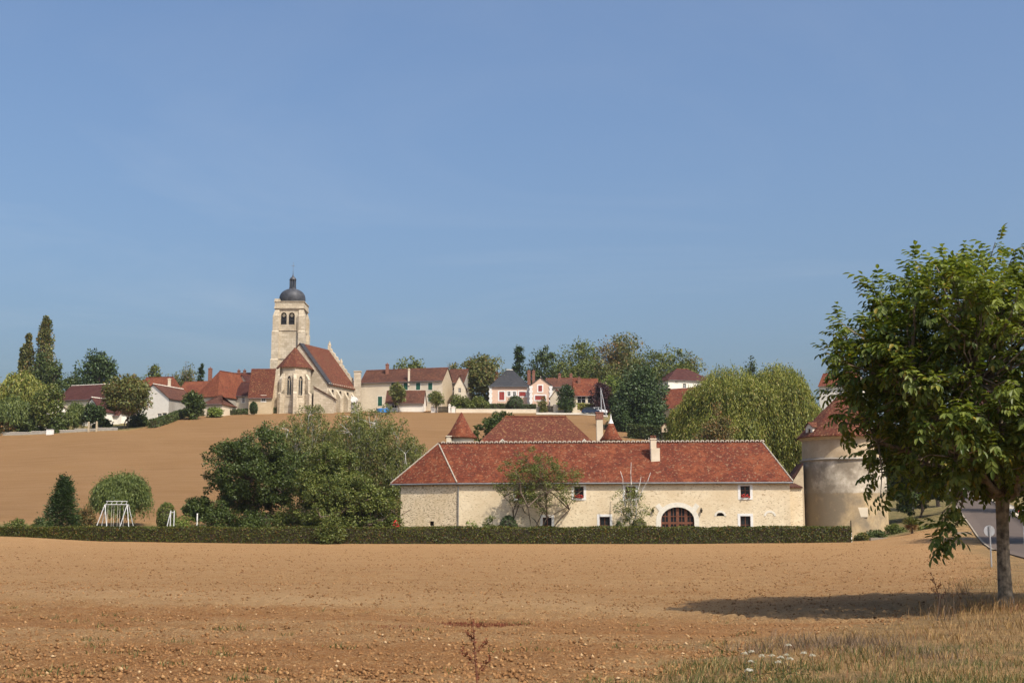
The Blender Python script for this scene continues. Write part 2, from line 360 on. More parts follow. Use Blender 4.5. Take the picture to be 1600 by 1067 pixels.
col = mixc(nt, ramp(nt, n3, [(.34, (.7, .7, .7)), (.44, (0, 0, 0))]), col, (.15, .078, .034))
hd = nd(nt, 'ShaderNodeAttribute', attribute_name='headland').outputs['Fac']; rg = nd(nt, 'ShaderNodeAttribute', attribute_name='rough').outputs['Fac']
col = mixc(nt, hd, col, mixc(nt, n2, (.40, .245, .112), (.50, .335, .17)))
col = mixc(nt, rg, col, mixc(nt, 1.0, col, (.90, .80, .73), 'MULTIPLY'))
at = nd(nt, 'ShaderNodeAttribute', attribute_name='verge').outputs['Fac']
gcol = mixc(nt, ramp(nt, n1, [(.40, (0, 0, 0)), (.62, (1, 1, 1))]), ramp(nt, n2, [(.3, (.22, .118, .048)), (.7, (.42, .265, .11))]), ramp(nt, n2, [(.3, (.12, .075, .035)), (.7, (.29, .185, .08))]))
gcol = mixc(nt, ramp(nt, n3, [(.52, (0, 0, 0)), (.66, (.7, .7, .7))]), gcol, (.50, .36, .19))
col = mixc(nt, at, col, gcol)
at2 = nd(nt, 'ShaderNodeAttribute', attribute_name='lawn').outputs['Fac']
col = mixc(nt, at2, col, ramp(nt, n1, [(.3, (.10, .095, .032)), (.7, (.26, .19, .085))]))
at3 = nd(nt, 'ShaderNodeAttribute', attribute_name='hill').outputs['Fac']
hcol = mixc(nt, ramp(nt, st, [(.38, (0, 0, 0)), (.62, (.9, .9, .9))]), ramp(nt, n0, [(.3, (.205, .112, .044)), (.7, (.24, .135, .056))]), (.255, .150, .070))
hcol = mixc(nt, ramp(nt, n4, [(.45, (0, 0, 0)), (.7, (.5, .5, .5))]), hcol, (.18, .100, .042))
col = mixc(nt, nd(nt, 'ShaderNodeMath', {0: at3, 1: nd(nt, 'ShaderNodeMath', {0: 1.0, 1: at2}, operation='SUBTRACT').outputs[0]}, operation='MULTIPLY').outputs[0], col, hcol)
hgt = nd(nt, 'ShaderNodeMath', {0: n2, 1: n3}, operation='ADD').outputs[0]
finish(nt, col, .95, .1, hgt, 1.0, .09); M['soil'] = m
m, nt = newmat('clods'); g = nd(nt, 'ShaderNodeNewGeometry'); rnd = g.outputs['Random Per Island']; n2 = noise(nt, g.outputs['Position'], 20, 3)
col = ramp(nt, rnd, [(0, (.14, .068, .028)), (.5, (.235, .120, .048)), (.90, (.30, .165, .070)), (.965, (.35, .21, .095)), (1, (.45, .31, .17))])
finish(nt, col, .95, .1, n2, .4, .01); M['clod'] = m
m, nt = newmat('asphalt'); p = pos(nt); n1 = noise(nt, p, .5, 4); n2 = noise(nt, p, 60, 2)
finish(nt, mixc(nt, n2, ramp(nt, n1, [(.3, (.082, .060, .047)), (.7, (.105, .078, .062))]), (.095, .074, .060)), .85, .2, n2, .3, .01); M['asphalt'] = m
M['gravel'] = plain('pale_gravel', (.48, .42, .33), .95, .2, 8)
M['bark'] = plain('grey_brown_bark', (.13, .095, .065), .9, .35, 7)
M['bark_walnut'] = plain('walnut_bark', (.24, .19, .13), .9, .45, 9)
M['bark_birch'] = plain('birch_bark', (.52, .49, .44), .8, .3, 5)
L = {}
L['walnut'] = leafmat('walnut_leaf', (.036, .058, .009), (.130, .150, .028), (.26, .20, .03), .035, .40, .42)
L['dark'] = leafmat('dark_green_leaf', (.019, .031, .006), (.060, .080, .016), None, 0, .22)
L['mid'] = leafmat('mid_green_leaf', (.032, .046, .009), (.104, .117, .025), (.17, .15, .045), .06)
L['olive'] = leafmat('olive_leaf', (.045, .056, .014), (.13, .13, .038), (.20, .13, .045), .12)
L['birch'] = leafmat('birch_leaf', (.038, .050, .012), (.122, .127, .036), (.20, .17, .055), .10, .32)
L['willow'] = leafmat('willow_leaf', (.044, .062, .010), (.190, .188, .036), (.27, .21, .06), .08, .32)
L['willow_green'] = leafmat('green_willow_leaf', (.036, .058, .014), (.115, .135, .036), None, 0, .32)
L['brown'] = leafmat('browning_leaf', (.055, .052, .018), (.15, .12, .042), (.22, .11, .04), .2)
L['conifer'] = leafmat('conifer_needles', (.015, .029, .008), (.046, .070, .019), None, 0, .15)
L['purple'] = leafmat('purple_leaf', (.022, .010, .012), (.060, .026, .026), None, 0, .2)
L['lime'] = leafmat('light_green_leaf', (.055, .085, .014), (.15, .18, .036), None, 0, .3)
L['hedge'] = leafmat('hedge_leaf', (.036, .048, .007), (.112, .122, .020), (.16, .085, .022), .09, .25)
L['hedge_green'] = leafmat('green_hedge_leaf', (.024, .038, .010), (.070, .088, .024), None, 0, .2)
L['yellow'] = leafmat('yellow_green_leaf', (.12, .13, .02), (.30, .28, .05), None, 0, .3)
L['dry'] = leafmat('dry_grass_blade', (.21, .118, .046), (.48, .305, .125), (.19, .08, .035), .16, .25, .7)
L['green_grass'] = leafmat('green_grass_blade', (.050, .070, .014), (.14, .15, .04), (.34, .24, .10), .25, .3, .6)
L['twiggy'] = leafmat('dead_twig', (.10, .065, .04), (.20, .14, .09), None, 0, .1, .8)
L['dock'] = leafmat('rusty_seed', (.11, .026, .012), (.21, .062, .028), None, 0, .15, .8)
L['umbel'] = leafmat('white_umbel', (.55, .52, .44), (.75, .72, .64), None, 0, .2, .8)
# ------------------------------------------------------------------ ground
def smooth(x, a, b): t = np.clip((x-a)/(b-a), 0, 1); return t*t*(3-2*t)
ys = np.concatenate([np.linspace(-120, 8, 18), 3200.0/(np.arange(1170, 864, -0.85)-825.0)])
ys = np.concatenate([ys[ys < 80], np.arange(80, 462, 2.4), np.geomspace(466, 24000, 26)])
ca = np.linspace(-.46, .46, 470); ex = np.geomspace(.475, 12, 38)
cols = np.concatenate([-ex[::-1], ca, ex])
Yg, Ag = np.meshgrid(ys, cols, indexing='ij'); Xg = Ag*np.maximum(Yg, 12)
Zg = HH(Xg, Yg)
vb = np.interp(Yg, VB_Y, VB_X)
verge = smooth(Xg-vb+1.6*(vnoise(Xg, Yg, .8)-.5)+.8*(vnoise(Xg, Yg, 3.1)-.5), -.5, .6)*(Yg < 138)
verge = np.where(Yg < 8, smooth(8-Yg, 0, 2)*0+verge, verge)
fade = np.clip(1.25-Yg/75, 0, 1)*(Yg > 5)
clod = (vnoise(Xg, Yg, 2.2)-.5)*.07+(vnoise(Xg+31, Yg, 6.0)-.5)*.085+(vnoise(Xg, Yg+17, 14)-.5)*.065; clod *= .55+.9*smooth(vnoise(Xg+7, Yg+3, .16), .35, .65)
Zg = Zg+clod*fade*(1-.6*verge)+(vnoise(Xg, Yg, .22)-.5)*.10*np.clip(Yg/30, 0, 1)*(Yg < 120)
FB_A = [-.6, -.3, -.27, -.25, -.185, -.08, .05, .085, .12, .2, .26, .3]; FB_Y = [246, 246, 262, 274, 287, 298, 301, 262, 236, 172, 140, 128]
fb = np.interp(Xg/np.maximum(Yg, 10), FB_A, FB_Y)
lawn = smooth(Yg-fb, -1, 2)*(Yg > 100)
lawn = np.maximum(lawn, smooth(Yg, 129, 131)*smooth(-Yg, -152, -146)*smooth(-Xg, 4, 9))
lawn = np.maximum(lawn, smooth(Yg, 127, 130)*smooth(-Yg, -158, -150)*smooth(Xg, -9, -5))
hill = smooth(Yg, 140, 160)
wob = 5*(vnoise(Xg, Yg*0, .09)-.5)+2.5*(vnoise(Xg, Yg, .5)-.5)
headland = .55*np.exp(-((Yg-30-wob)/3.2)**2)*(.5+vnoise(Xg, Yg, .7))*(1-verge)
rough = smooth(27.5+wob-Yg, 0, 3)*smooth(vnoise(Xg+40, Yg*1.6, .28)+.35*vnoise(Xg, Yg, 1.7), .45, .85)*(Yg > 5)*(1-verge)
nr, nc = Yg.shape; idx = np.arange(nr*nc).reshape(nr, nc)
Fq = np.stack([idx[:-1, :-1], idx[:-1, 1:], idx[1:, 1:], idx[1:, :-1]], -1).reshape(-1, 4)
g = np_mesh('ground', np.stack([Xg, Yg, Zg], -1).reshape(-1, 3), Fq, M['soil'], smooth=True,
            attrs={'verge': verge.ravel(), 'lawn': lawn.ravel(), 'hill': hill.ravel(), 'headland': headland.ravel(), 'rough': rough.ravel()})
tag(g, kind='structure')
# road with kerbs and a pale footway on its far side
def strip(name, o0, o1, dz, mat, y0=-60, y1=330, n=160, kerb=0.0, across=5):
    yy = np.linspace(y0, y1, n); V = []
    for y in yy:
        for k in range(across+1):
            o = o0+(o1-o0)*k/across; x = road_x(y)+o
            V.append((x, y, H(x, y)+dz))
    V = np.array(V); w = across+1; F = []
    for i in range(n-1):
        for k in range(across): F.append((i*w+k, i*w+k+1, (i+1)*w+k+1, (i+1)*w+k))
    if kerb:   # drop both edges to make a solid kerb
        b = len(V); V2 = V.copy(); V2[:, 2] -= kerb+.2; V = np.vstack([V, V2])
        for i in range(n-1):
            for k in (0, across):
                a0, a1 = i*w+k, (i+1)*w+k; F.append((a0, a1, a1+b, a0+b) if k else (a1, a0, a0+b, a1+b))
    return tag(np_mesh(name, V, np.array(F), mat, smooth=False), kind='structure')
strip('road', -2.8, 2.8, .07, M['asphalt'], kerb=.15)
strip('kerb_left', -3.0, -2.8, .10, M['kerb'], 92, 330, 90, .12, 1)
strip('kerb_right', 2.8, 3.05, .17, M['kerb'], -60, 330, 120, .12, 1)
strip('footway', 3.05, 4.5, .15, M['gravel'], 120, 330, 90, .1, 2)
# ------------------------------------------------------------------ building helpers
def wall_open(mb, F, s0, s1, z0, z1, ops, rev=.22, mi=0):
    """wall face with real openings; ops: (sa, sb, za, zb, rise) with rise > 0 for an arched head"""
    ss = sorted({s0, s1, *[o[0] for o in ops], *[o[1] for o in ops]}); zs = sorted({z0, z1, *[o[2] for o in ops], *[o[3] for o in ops]})
    ss = [s for s in ss if s0-1e-6 <= s <= s1+1e-6]; zs = [z for z in zs if z0-1e-6 <= z <= z1+1e-6]
    for a, b in zip(ss[:-1], ss[1:]):
        for c, d in zip(zs[:-1], zs[1:]):
            ms, mz = (a+b)/2, (c+d)/2
            if any(o[0] < ms < o[1] and o[2] < mz < o[3] for o in ops): continue
            mb.face([F.pt(a, c), F.pt(b, c), F.pt(b, d), F.pt(a, d)], mi)
    for o in ops:
        sa, sb, za, zb = o[:4]; rise = o[4] if len(o) > 4 else 0; point = len(o) > 5 and o[5]
        arc = arch_pts(sa, sb, zb-rise, rise, point) if rise else [(sa, zb), (sb, zb)]
        outline = [(sa, za), *arc, (sb, za)]
        for (p, q) in zip(outline, outline[1:]+outline[:1]):
            mb.face([F.pt(*p), F.pt(*q), F.pt(q[0], q[1], -rev), F.pt(p[0], p[1], -rev)], mi)
        if rise:
            for p, q in zip(arc[:-1], arc[1:]):
                if abs(zb-p[1]) > 1e-4 or abs(zb-q[1]) > 1e-4:
                    mb.face([F.pt(*p), F.pt(*q), F.pt(q[0], zb+1e-4), F.pt(p[0], zb+1e-4)], mi)
def arch_pts(sa, sb, zs, rise, point=False, n=12):
    c = (sa+sb)/2; h = (sb-sa)/2
    if point:
        left = [(sa+h*(1-math.cos(t))*1.0, zs+rise*math.sin(t)) for t in [math.pi/2*k/6 for k in range(7)]]
        return left+[(2*c-p[0], p[1]) for p in left[::-1][1:]]
    return [(c-h*math.cos(math.pi*k/n), zs+rise*math.sin(math.pi*k/n)) for k in range(n+1)]
def slab(mb, pts, th, mi=0):
    pts = [Vector(p) for p in pts]; lo = [p-Vector((0, 0, th)) for p in pts]
    mb.face(pts, mi); mb.face(lo[::-1], mi); n = len(pts)
    for i in range(n): mb.face([lo[i], lo[(i+1) % n], pts[(i+1) % n], pts[i]], mi)
def window_part(root, F, sa, sb, za, zb, kind, trim=.16, rev=.2, name=None, rise=0):
    """a window or door set into an opening: surround, frame, pane, shutters, flowers"""
    mb = MB(); isdoor = kind.startswith('door')
    if trim:
        mb.fbox(F, sa-trim, sa, za-(0 if isdoor else trim*.8), zb+trim, -.04, .025); mb.fbox(F, sb, sb+trim, za-(0 if isdoor else trim*.8), zb+trim, -.04, .025)
        mb.fbox(F, sa, sb, zb, zb+trim, -.04, .028)
        if not isdoor: mb.fbox(F, sa-.05, sb+.05, za-trim*.8, za, -.05, .06)
    fr = M['wood'] if kind in ('brown', 'door_brown', 'flowers') else M['white']
    t = min(.06, (sb-sa)*.08)
    n0 = len(mb.f)
    for a, b, c, d in ((sa, sa+t, za, zb), (sb-t, sb, za, zb), (sa+t, sb-t, zb-t, zb), (sa+t, sb-t, za, za+t), ((sa+sb)/2-t*.6, (sa+sb)/2+t*.6, za+t, zb-t), (sa+t, sb-t, za+(zb-za)*.58, za+(zb-za)*.58+t)):
        mb.fbox(F, a, b, c, d, -rev+.02, -rev+.07, 1)
    o = mb.build('door' if isdoor else 'window', [M['white'] if trim > .25 else M['cream_trim'] if trim else fr, fr], root)
    p = MB(); p.fbox(F, sa, sb, za, zb, -rev-.03, -rev+.03)
    p.build('pane', M['void'] if kind == 'dark' else M['glass'], o)
    if kind in ('green', 'red', 'door_green'):
        mm = M['greenpaint'] if 'green' in kind else M['redwood']
        for a, b in ((sa+.015, (sa+sb)/2-.01), ((sa+sb)/2+.01, sb-.015)):
            q = MB(); q.fbox(F, a, b, za+.02, zb-.02, -.06, -.02)
            for k in (.2, .8): q.fbox(F, a+.03, b-.03, za+(zb-za)*k-.05, za+(zb-za)*k+.05, -.02, .0)
            q.build('shutter', mm, o)
    if kind == 'flowers':
        q = MB(); rr = random.Random(int(sa*100))
        for k in range(26):
            c = F.pt(rr.uniform(sa+.05, sb-.05), za+rr.uniform(.0, .32), rr.uniform(.0, .22)); r = rr.uniform(.05, .10)
            q.lathe(c, [(0, c.z-r), (r, c.z), (0, c.z+r)], 5)
        q.build('flower_box', M['flower'], o)
    return o
def chimney_part(root, x0, y0, x1, y1, Y, mat, dz=1.5, deep=None, pots=1):
    a, b = PX(x0, Y, y0), PX(x1, Y, y0); zt, zb = PZ(y0, Y), PZ(y1, Y)-dz; w = b-a; d = deep or max(.5, w*.8)
    mb = MB(); mb.box(a, b, Y, Y+d, zb, zt-.25); mb.box(a-.06, b+.06, Y-.06, Y+d+.06, zt-.25, zt-.1)
    mb.box(a+.03, b-.03, Y+.03, Y+d-.03, zt-.1, zt)
    o = mb.build('chimney', mat, root)
    for k in range(pots):
        q = MB(); cx = a+w*(k+.5)/pots; q.lathe((cx, Y+d/2), [(.12, zt-.02), (.10, zt+.3), (.07, zt+.3), (.07, zt)], 8); q.build('chimney_pot', M['rust'], o)
    return o
def house(name, label, x0, Y0, x1, Y1, depth, ye, yr, roof='gable', wm='cream', rm='tile_brown', ops=(), chims=(), oh=.3, side=None, hip=.8, hipf=0, group=None, cat='house', zb=None, trim=.16, ridge_mat=None):
    A = Vector((PX(x0, Y0), Y0)); B = Vector((PX(x1, Y1), Y1)); F = Frame(A, B); Ym = (Y0+Y1)/2
    bk = -F.n*depth; D3 = lambda v, z: Vector((v[0], v[1], z))
    A3, B3 = D3(A, 0), D3(B, 0); C3, E3 = B3+bk, A3+bk          # C back right, E back left
    ze = PZ(ye, Ym); zr = PZ(yr, Ym+(depth/2 if roof in ('gable', 'hip') else hipf))
    z0 = min(H(q.x, q.y) for q in (A3, B3, C3, E3))-.4 if zb is None else zb
    root = empty(name, (A3+B3)/2+bk/2+Vector((0, 0, z0)), label, cat, group)
    up = lambda v, z: Vector((v.x, v.y, z))
    O = []
    for k in ops:
        s0_, zt = F.px(k[1], k[2]); s1_, zl = F.px(k[3], k[4])
        O.append((max(.1, s0_), min(F.L-.1, s1_), max(z0+.1, zl), min(ze-.12, zt), k[0]))
    O = [o for o in O if o[1]-o[0] > .15 and o[3]-o[2] > .15]
    mb = MB(); wall_open(mb, F, 0, F.L, z0, ze, [o[:4] for o in O])
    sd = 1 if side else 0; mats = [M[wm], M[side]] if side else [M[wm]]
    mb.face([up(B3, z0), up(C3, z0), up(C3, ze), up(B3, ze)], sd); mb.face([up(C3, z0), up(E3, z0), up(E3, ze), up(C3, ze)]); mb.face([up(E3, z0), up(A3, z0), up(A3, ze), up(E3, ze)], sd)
    rb = MB(); rise = zr-ze; n3 = F.n.copy(); u = F.u.copy(); th = .14
    if roof == 'gable':
        mb.face([up(B3, ze), up(C3, ze), up(B3+bk/2, zr-.05)], sd); mb.face([up(E3, ze), up(A3, ze), up(A3+bk/2, zr-.05)], sd)
        dz = oh*rise/(depth/2); vg = .18; r0, r1 = up(A3+bk/2-u*vg, zr), up(B3+bk/2+u*vg, zr)
        slab(rb, [up(A3+n3*oh-u*vg, ze-dz+.1), up(B3+n3*oh+u*vg, ze-dz+.1), r1+Vector((0, 0, .1)), r0+Vector((0, 0, .1))], th)
        slab(rb, [up(C3-n3*oh+u*vg, ze-dz+.1), up(E3-n3*oh-u*vg, ze-dz+.1), r0+Vector((0, 0, .1)), r1+Vector((0, 0, .1))], th)
    elif roof == 'hip':
        ins = hip*depth/2; dz = oh*rise/(depth/2); dzs = oh*rise/ins
        r0, r1 = up(A3+bk/2+u*ins, zr), up(B3+bk/2-u*ins, zr); za = ze-dz+.1
        a, b, c, e = [up(q, za) for q in (A3+n3*oh-u*oh, B3+n3*oh+u*oh, C3-n3*oh+u*oh, E3-n3*oh-u*oh)]
        for q in ([a, b, r1, r0], [b, c, r1], [c, e, r0, r1], [e, a, r0]): slab(rb, q, th)
    else:   # ridge running away from the front
        w = F.L; mid = (A3+B3)/2; dz = oh*rise/(w/2); f0 = mid-n3*hipf if hipf else mid+n3*.2
        r0, r1 = up(f0, zr+.1), up(mid+bk-n3*.2, zr+.1); fo = oh if hipf else .2
        if not hipf:
            mb.face([up(A3, ze), up(B3, ze), up(mid, zr-.04)])
        mb.face([up(C3, ze), up(E3, ze), up(mid+bk, zr-.04)])
        a, b, c, e = [up(q, ze-dz+.1) for q in (A3+n3*fo-u*oh, B3+n3*fo+u*oh, C3-n3*.2+u*oh, E3-n3*.2-u*oh)]
        slab(rb, [b, c, r1, r0], th); slab(rb, [e, a, r0, r1], th)
        if hipf: slab(rb, [a, b, r0], th)
    mb.build('wall', mats, root)
    ro = rb.build('roof', M[rm], root)
    rt = MB(); nseg = max(2, int((r1-r0).length/.5)); rt.tube([r0.lerp(r1, i/nseg)+Vector((0, 0, .02+(.025 if i % 2 else 0))) for i in range(nseg+1)], .11, 6)
    rt.build('ridge', M[ridge_mat] if ridge_mat else M['tile_orange'], ro)
    g_ = MB(); g_.tube([up(A3+n3*(oh+.05), ze-dz+.0), up(B3+n3*(oh+.05), ze-dz+.0)], .06, 6)
    if roof != 'front' : g_.build('gutter', M['zinc'], root)
    for o in O: window_part(root, F, *o, trim=trim if o[4] != 'dark' else 0)
    for ch in chims:
        chimney_part(root, *ch[:4], Y=ch[4] if len(ch) > 4 else Ym+depth/2-.4, mat=M[ch[5]] if len(ch) > 5 else M['rust'])
    return root
# ------------------------------------------------------------------ the long barn
def build_barn():
    A = Vector((PX(715, 135), 135)); B = Vector((PX(1232, 131.5), 131.5)); C = Vector((PX(627, 137.3), 137.3)); D = B+Vector((-4.4, 8.4))
    ze = 6.5; PL = Vector((PX(685, 138.8), 138.8, PZ(694, 138.8))); PR = Vector((PX(1189, 136.2), 136.2, PL.z))
    root = empty('barn', (10, 137, 0), 'long cream stone barn with red tiled roof behind the clipped hedge', 'barn')
    F = Frame(A, B); G = Frame(C, A); z0 = -.3
    px = lambda x0, y0, x1, y1, kind, rise=0: (*[f(v) for f, v in ((lambda t: t, F.px(x0, (y0+y1)/2)[0]), (lambda t: t, F.px(x1, (y0+y1)/2)[0]))], F.px(x0, y1)[1], F.px(x0, y0)[1], rise, kind)
    ops = [px(806, 762, 820, 779, 'red'), px(897, 760, 912, 778, 'flowers'), px(977, 760, 993, 779, 'brown'), px(1157, 759, 1172, 777, 'flowers')]
    low = [px(848, 808, 862, 840, 'door_brown'), px(937, 807, 953, 840, 'door_brown'), px(1157, 806, 1173, 840, 'door_brown')]
    arch = px(1033, 792, 1085, 842, 'arch'); vent = px(1119.5, 800.5, 1131.5, 806, 'vent')
    allops = [o[:4] for o in ops+low]+[(arch[0], arch[1], arch[2], arch[3], 1.35), (vent[0], vent[1], vent[2], vent[3], vent[3]-vent[2]-.02)]
    mb = MB(); wall_open(mb, F, 0, F.L, z0, ze, allops, .28)
    v0 = G.px(671, 821); v1 = G.px(678, 814)
    wall_open(mb, G, 0, G.L, z0, ze, [(v0[0], v1[0], v0[1], v1[1])], .3, 1)
    D3 = lambda v, z: Vector((v[0], v[1], z))
    mb.face([D3(B, z0), D3(D, z0), D3(D, ze), D3(PR, PR.z-.15), D3(B, ze)], 1)
    mb.face([D3(D, z0), D3(C, z0), D3(C, ze), D3(D, ze)], 1)
    mb.build('wall', [M['barn_render'], M['barn_rubble']], root)
    vp = MB(); vp.fbox(G, v0[0]-.02, v1[0]+.02, v0[1]-.02, v1[1]+.02, -.4, -.3); vp.build('vent', M['void'], root)
    # roof
    oh = .24; quad = [A, B, D, C]; offs = [oh, .14, oh, oh]; out = []
    lines = []
    for i in range(4):
        p, q = quad[i], quad[(i+1) % 4]; d = (q-p).normalized(); n = Vector((d.y, -d.x)); lines.append((p+n*offs[i], d))
    for i in range(4):
        (p, d), (q, e) = lines[i-1], lines[i]; det = d.x*-e.y+e.x*d.y; w = q-p
        t = (w.x*-e.y+e.x*w.y)/det; out.append(p+d*t)
    za = ze-.16; a, b, d_, c = [D3(q, za) for q in out]; u = (PR-PL).normalized(); r0 = PL+Vector((0, 0, .1)); r1 = PR+u*.14+Vector((0, 0, .1))
    rb = MB(); slab(rb, [a, b, r1, r0], .16); slab(rb, [c, a, r0], .16); slab(rb, [d_, c, r0, r1], .16)
    roof = rb.build('roof', M['tile_red'], root)
    for nm, p, q in (('hip_cap', a, r0), ('hip_cap', c, r0), ('verge_cap', b, r1)):
        h = MB(); n = 26; h.tube([p.lerp(q, i/n)+Vector((0, 0, .01+.02*(i % 2))) for i in range(n+1)], .075, 6); h.build(nm, M['mortar'], roof)
    n = int((r1-r0).length/.52); first = None
    for i in range(n):
        p = r0.lerp(r1, (i+.5)/n)
        if first is None:
            t = MB(); q0, q1 = p-u*.25, p+u*.25
            t.tube([q0, q1], .13, 8); k = p+u*.25
            t.tube([k-u*.17+Vector((0, 0, -.02)), k-u*.05+Vector((0, 0, .13)), k+u*.05+Vector((0, 0, .13)), k+u*.17+Vector((0, 0, -.02))], [.15, .10, .10, .15], 6, 1)
            first = t.build('ridge_tile', [M['tile_brown'], M['mortar']], roof); first_p = p
        else:
            o = first.copy(); COL.objects.link(o); o.parent = roof; o.location = first.location+(p-first_p)
    for nm, p, q in (('gutter', a, b), ('gutter', c, a)):
        h = MB(); nrm = (q-p).cross(Vector((0, 0, 1))).normalized(); sh = nrm*.06+Vector((0, 0, -.15)); h.tube([p+sh, q+sh], .09, 8); h.build(nm, M['zinc'], root)
    h = MB(); h.tube([a+Vector((.1, .0, -.2)), F.pt(.12, za-.55, .12), F.pt(.12, .2, .12)], .055, 8); h.build('downpipe', M['zinc'], root)
    for o in ops+low: window_part(root, F, o[0], o[1], o[2], o[3], o[5], trim=.26, rev=.24)
    # arched carriage door
    sa, sb, zl, zt = arch[:4]; dm = MB(); arcp = arch_pts(sa, sb, zt-1.35, 1.35)
    inn = [(sa, zl)]+arcp+[(sb, zl)]; c_ = ((sa+sb)/2, zt-1.35); grow = lambda p, k: (p[0]+(p[0]-c_[0])/max(.01, math.hypot(p[0]-c_[0], max(0, p[1]-c_[1])))*k, p[1]+(max(0, p[1]-c_[1]))/max(.01, math.hypot(p[0]-c_[0], max(0, p[1]-c_[1])))*k)
    for p, q in zip(inn[:-1], inn[1:]):
        P_, Q_ = grow(p, .5), grow(q, .5)
        dm.hexa([F.pt(*p, .03), F.pt(*q, .03), F.pt(*q, -.05), F.pt(*p, -.05), F.pt(*P_, .03), F.pt(*Q_, .03), F.pt(*Q_, -.05), F.pt(*P_, -.05)])
    for sx_ in (sa+.35, sb-.35):      # flared springer stones
        cc = 1 if sx_ > c_[0] else -1
        dm.hexa([F.pt(c_[0]+cc*1.35, zt-.28, .032), F.pt(c_[0]+cc*1.75, zt-.62, .032), F.pt(c_[0]+cc*1.75, zt-.62, -.05), F.pt(c_[0]+cc*1.35, zt-.28, -.05), F.pt(c_[0]+cc*1.85, zt+.42, .032), F.pt(c_[0]+cc*2.25, zt+.1, .032), F.pt(c_[0]+cc*2.25, zt+.1, -.05), F.pt(c_[0]+cc*1.85, zt+.42, -.05)])
    do = dm.build('carriage_door', M['cream_trim'], root)
    gl = MB(); gl.face([F.pt(*p, -.27) for p in inn]); gl.build('pane', M['glass'], do)
    w = sb-sa; lf = MB()
    def top(s): 
        k = (s-c_[0])/(w/2); return c_[1]+1.35*math.sqrt(max(0, 1-k*k))
    for k in range(5):
        s = sa+w*k/4; hw = .15 if k in (1, 2, 3) else .1; a0, a1 = max(sa, s-hw), min(sb, s+hw)
        lf.hexa([F.pt(a0, zl, -.2), F.pt(a1, zl, -.2), F.pt(a1, zl, -.26), F.pt(a0, zl, -.26), F.pt(a0, top(a0), -.2), F.pt(a1, top(a1), -.2), F.pt(a1, top(a1), -.26), F.pt(a0, top(a0), -.26)])
        if k < 4:
            m_ = s+w/8; lf.hexa([F.pt(m_-.035, zl, -.205), F.pt(m_+.035, zl, -.205), F.pt(m_+.035, zl, -.25), F.pt(m_-.035, zl, -.25), F.pt(m_-.035, top(m_), -.205), F.pt(m_+.035, top(m_), -.205), F.pt(m_+.035, top(m_), -.25), F.pt(m_-.035, top(m_), -.25)])
    for z, hh in ((zl+.35, .3), (zt-1.62, .11), (zt-2.3, .04), (zt-.95, .04)):
        k = max(0, (z+hh-c_[1])/1.35); r = (w/2)*math.sqrt(max(0, 1-k*k)); lf.fbox(F, c_[0]-r, c_[0]+r, z-hh, z+hh, -.255, -.193)
    lf.build('door_leaf', M['wood'], do)
    vm = MB(); ap = arch_pts(vent[0]-.02, vent[1]+.02, vent[2], vent[3]-vent[2], n=10)
    for cs, blind in ((None, False), (F.px(1203, 803)[0], True)):
        off = 0 if cs is None else cs-(vent[0]+vent[1])/2
        vm = MB(); mid = ((vent[0]+vent[1])/2+off, vent[2])
        for p, q in zip(ap[:-1], ap[1:]):
            p = (p[0]+off, p[1]); q = (q[0]+off, q[1]); g2 = lambda r_: (mid[0]+(r_[0]-mid[0])*1.5, mid[1]+(r_[1]-mid[1])*1.6)
            vm.hexa([F.pt(*p, .03), F.pt(*q, .03), F.pt(*q, -.03), F.pt(*p, -.03), F.pt(*g2(p), .03), F.pt(*g2(q), .03), F.pt(*g2(q), -.03), F.pt(*g2(p), -.03)])
        vo = vm.build('lunette', M['cream_trim'], root)
        if not blind: q = MB(); q.fbox(F, vent[0]-.05, vent[1]+.05, vent[2]-.05, vent[3]+.05, -.36, -.3); q.build('pane', M['void'], vo)
    for x in (1020.5, 1096):
        s, z = F.px(x, 797); q = MB(); q.fbox(F, s-.05, s+.05, z-.05, z+.25, .0, .12); q.lathe(F.pt(s, 0, .2), [(.06, z-.25), (.13, z+.05), (.05, z+.15), (0, z+.2)], 6); q.build('wall_lamp', M['darkwood'], root)
    # chimney on the front slope
    ch = MB(); xa, xb = PX(1016.5, 135), PX(1025.5, 135); zt = PZ(683, 135)
    ch.box(xa, xb, 134.9, 135.7, 8.2, zt-.25); ch.box(xa-.05, xb+.05, 134.85, 135.75, zt-.25, zt-.12); ch.box(xa+.05, xb+.35, 134.86, 135.6, 8.2, PZ(700, 135))
    co = ch.build('chimney', M['cream'], root)
    q = MB()
    for k in (.15, .5, .85): q.box(xa+(xb-xa)*k-.07, xa+(xb-xa)*k+.07, 135.1, 135.4, zt-.12, zt+.12)
    q.box(xa, xb, 135, 135.6, zt+.12, zt+.18); q.build('chimney_pot', M['rust'], co)
    return root
build_barn()
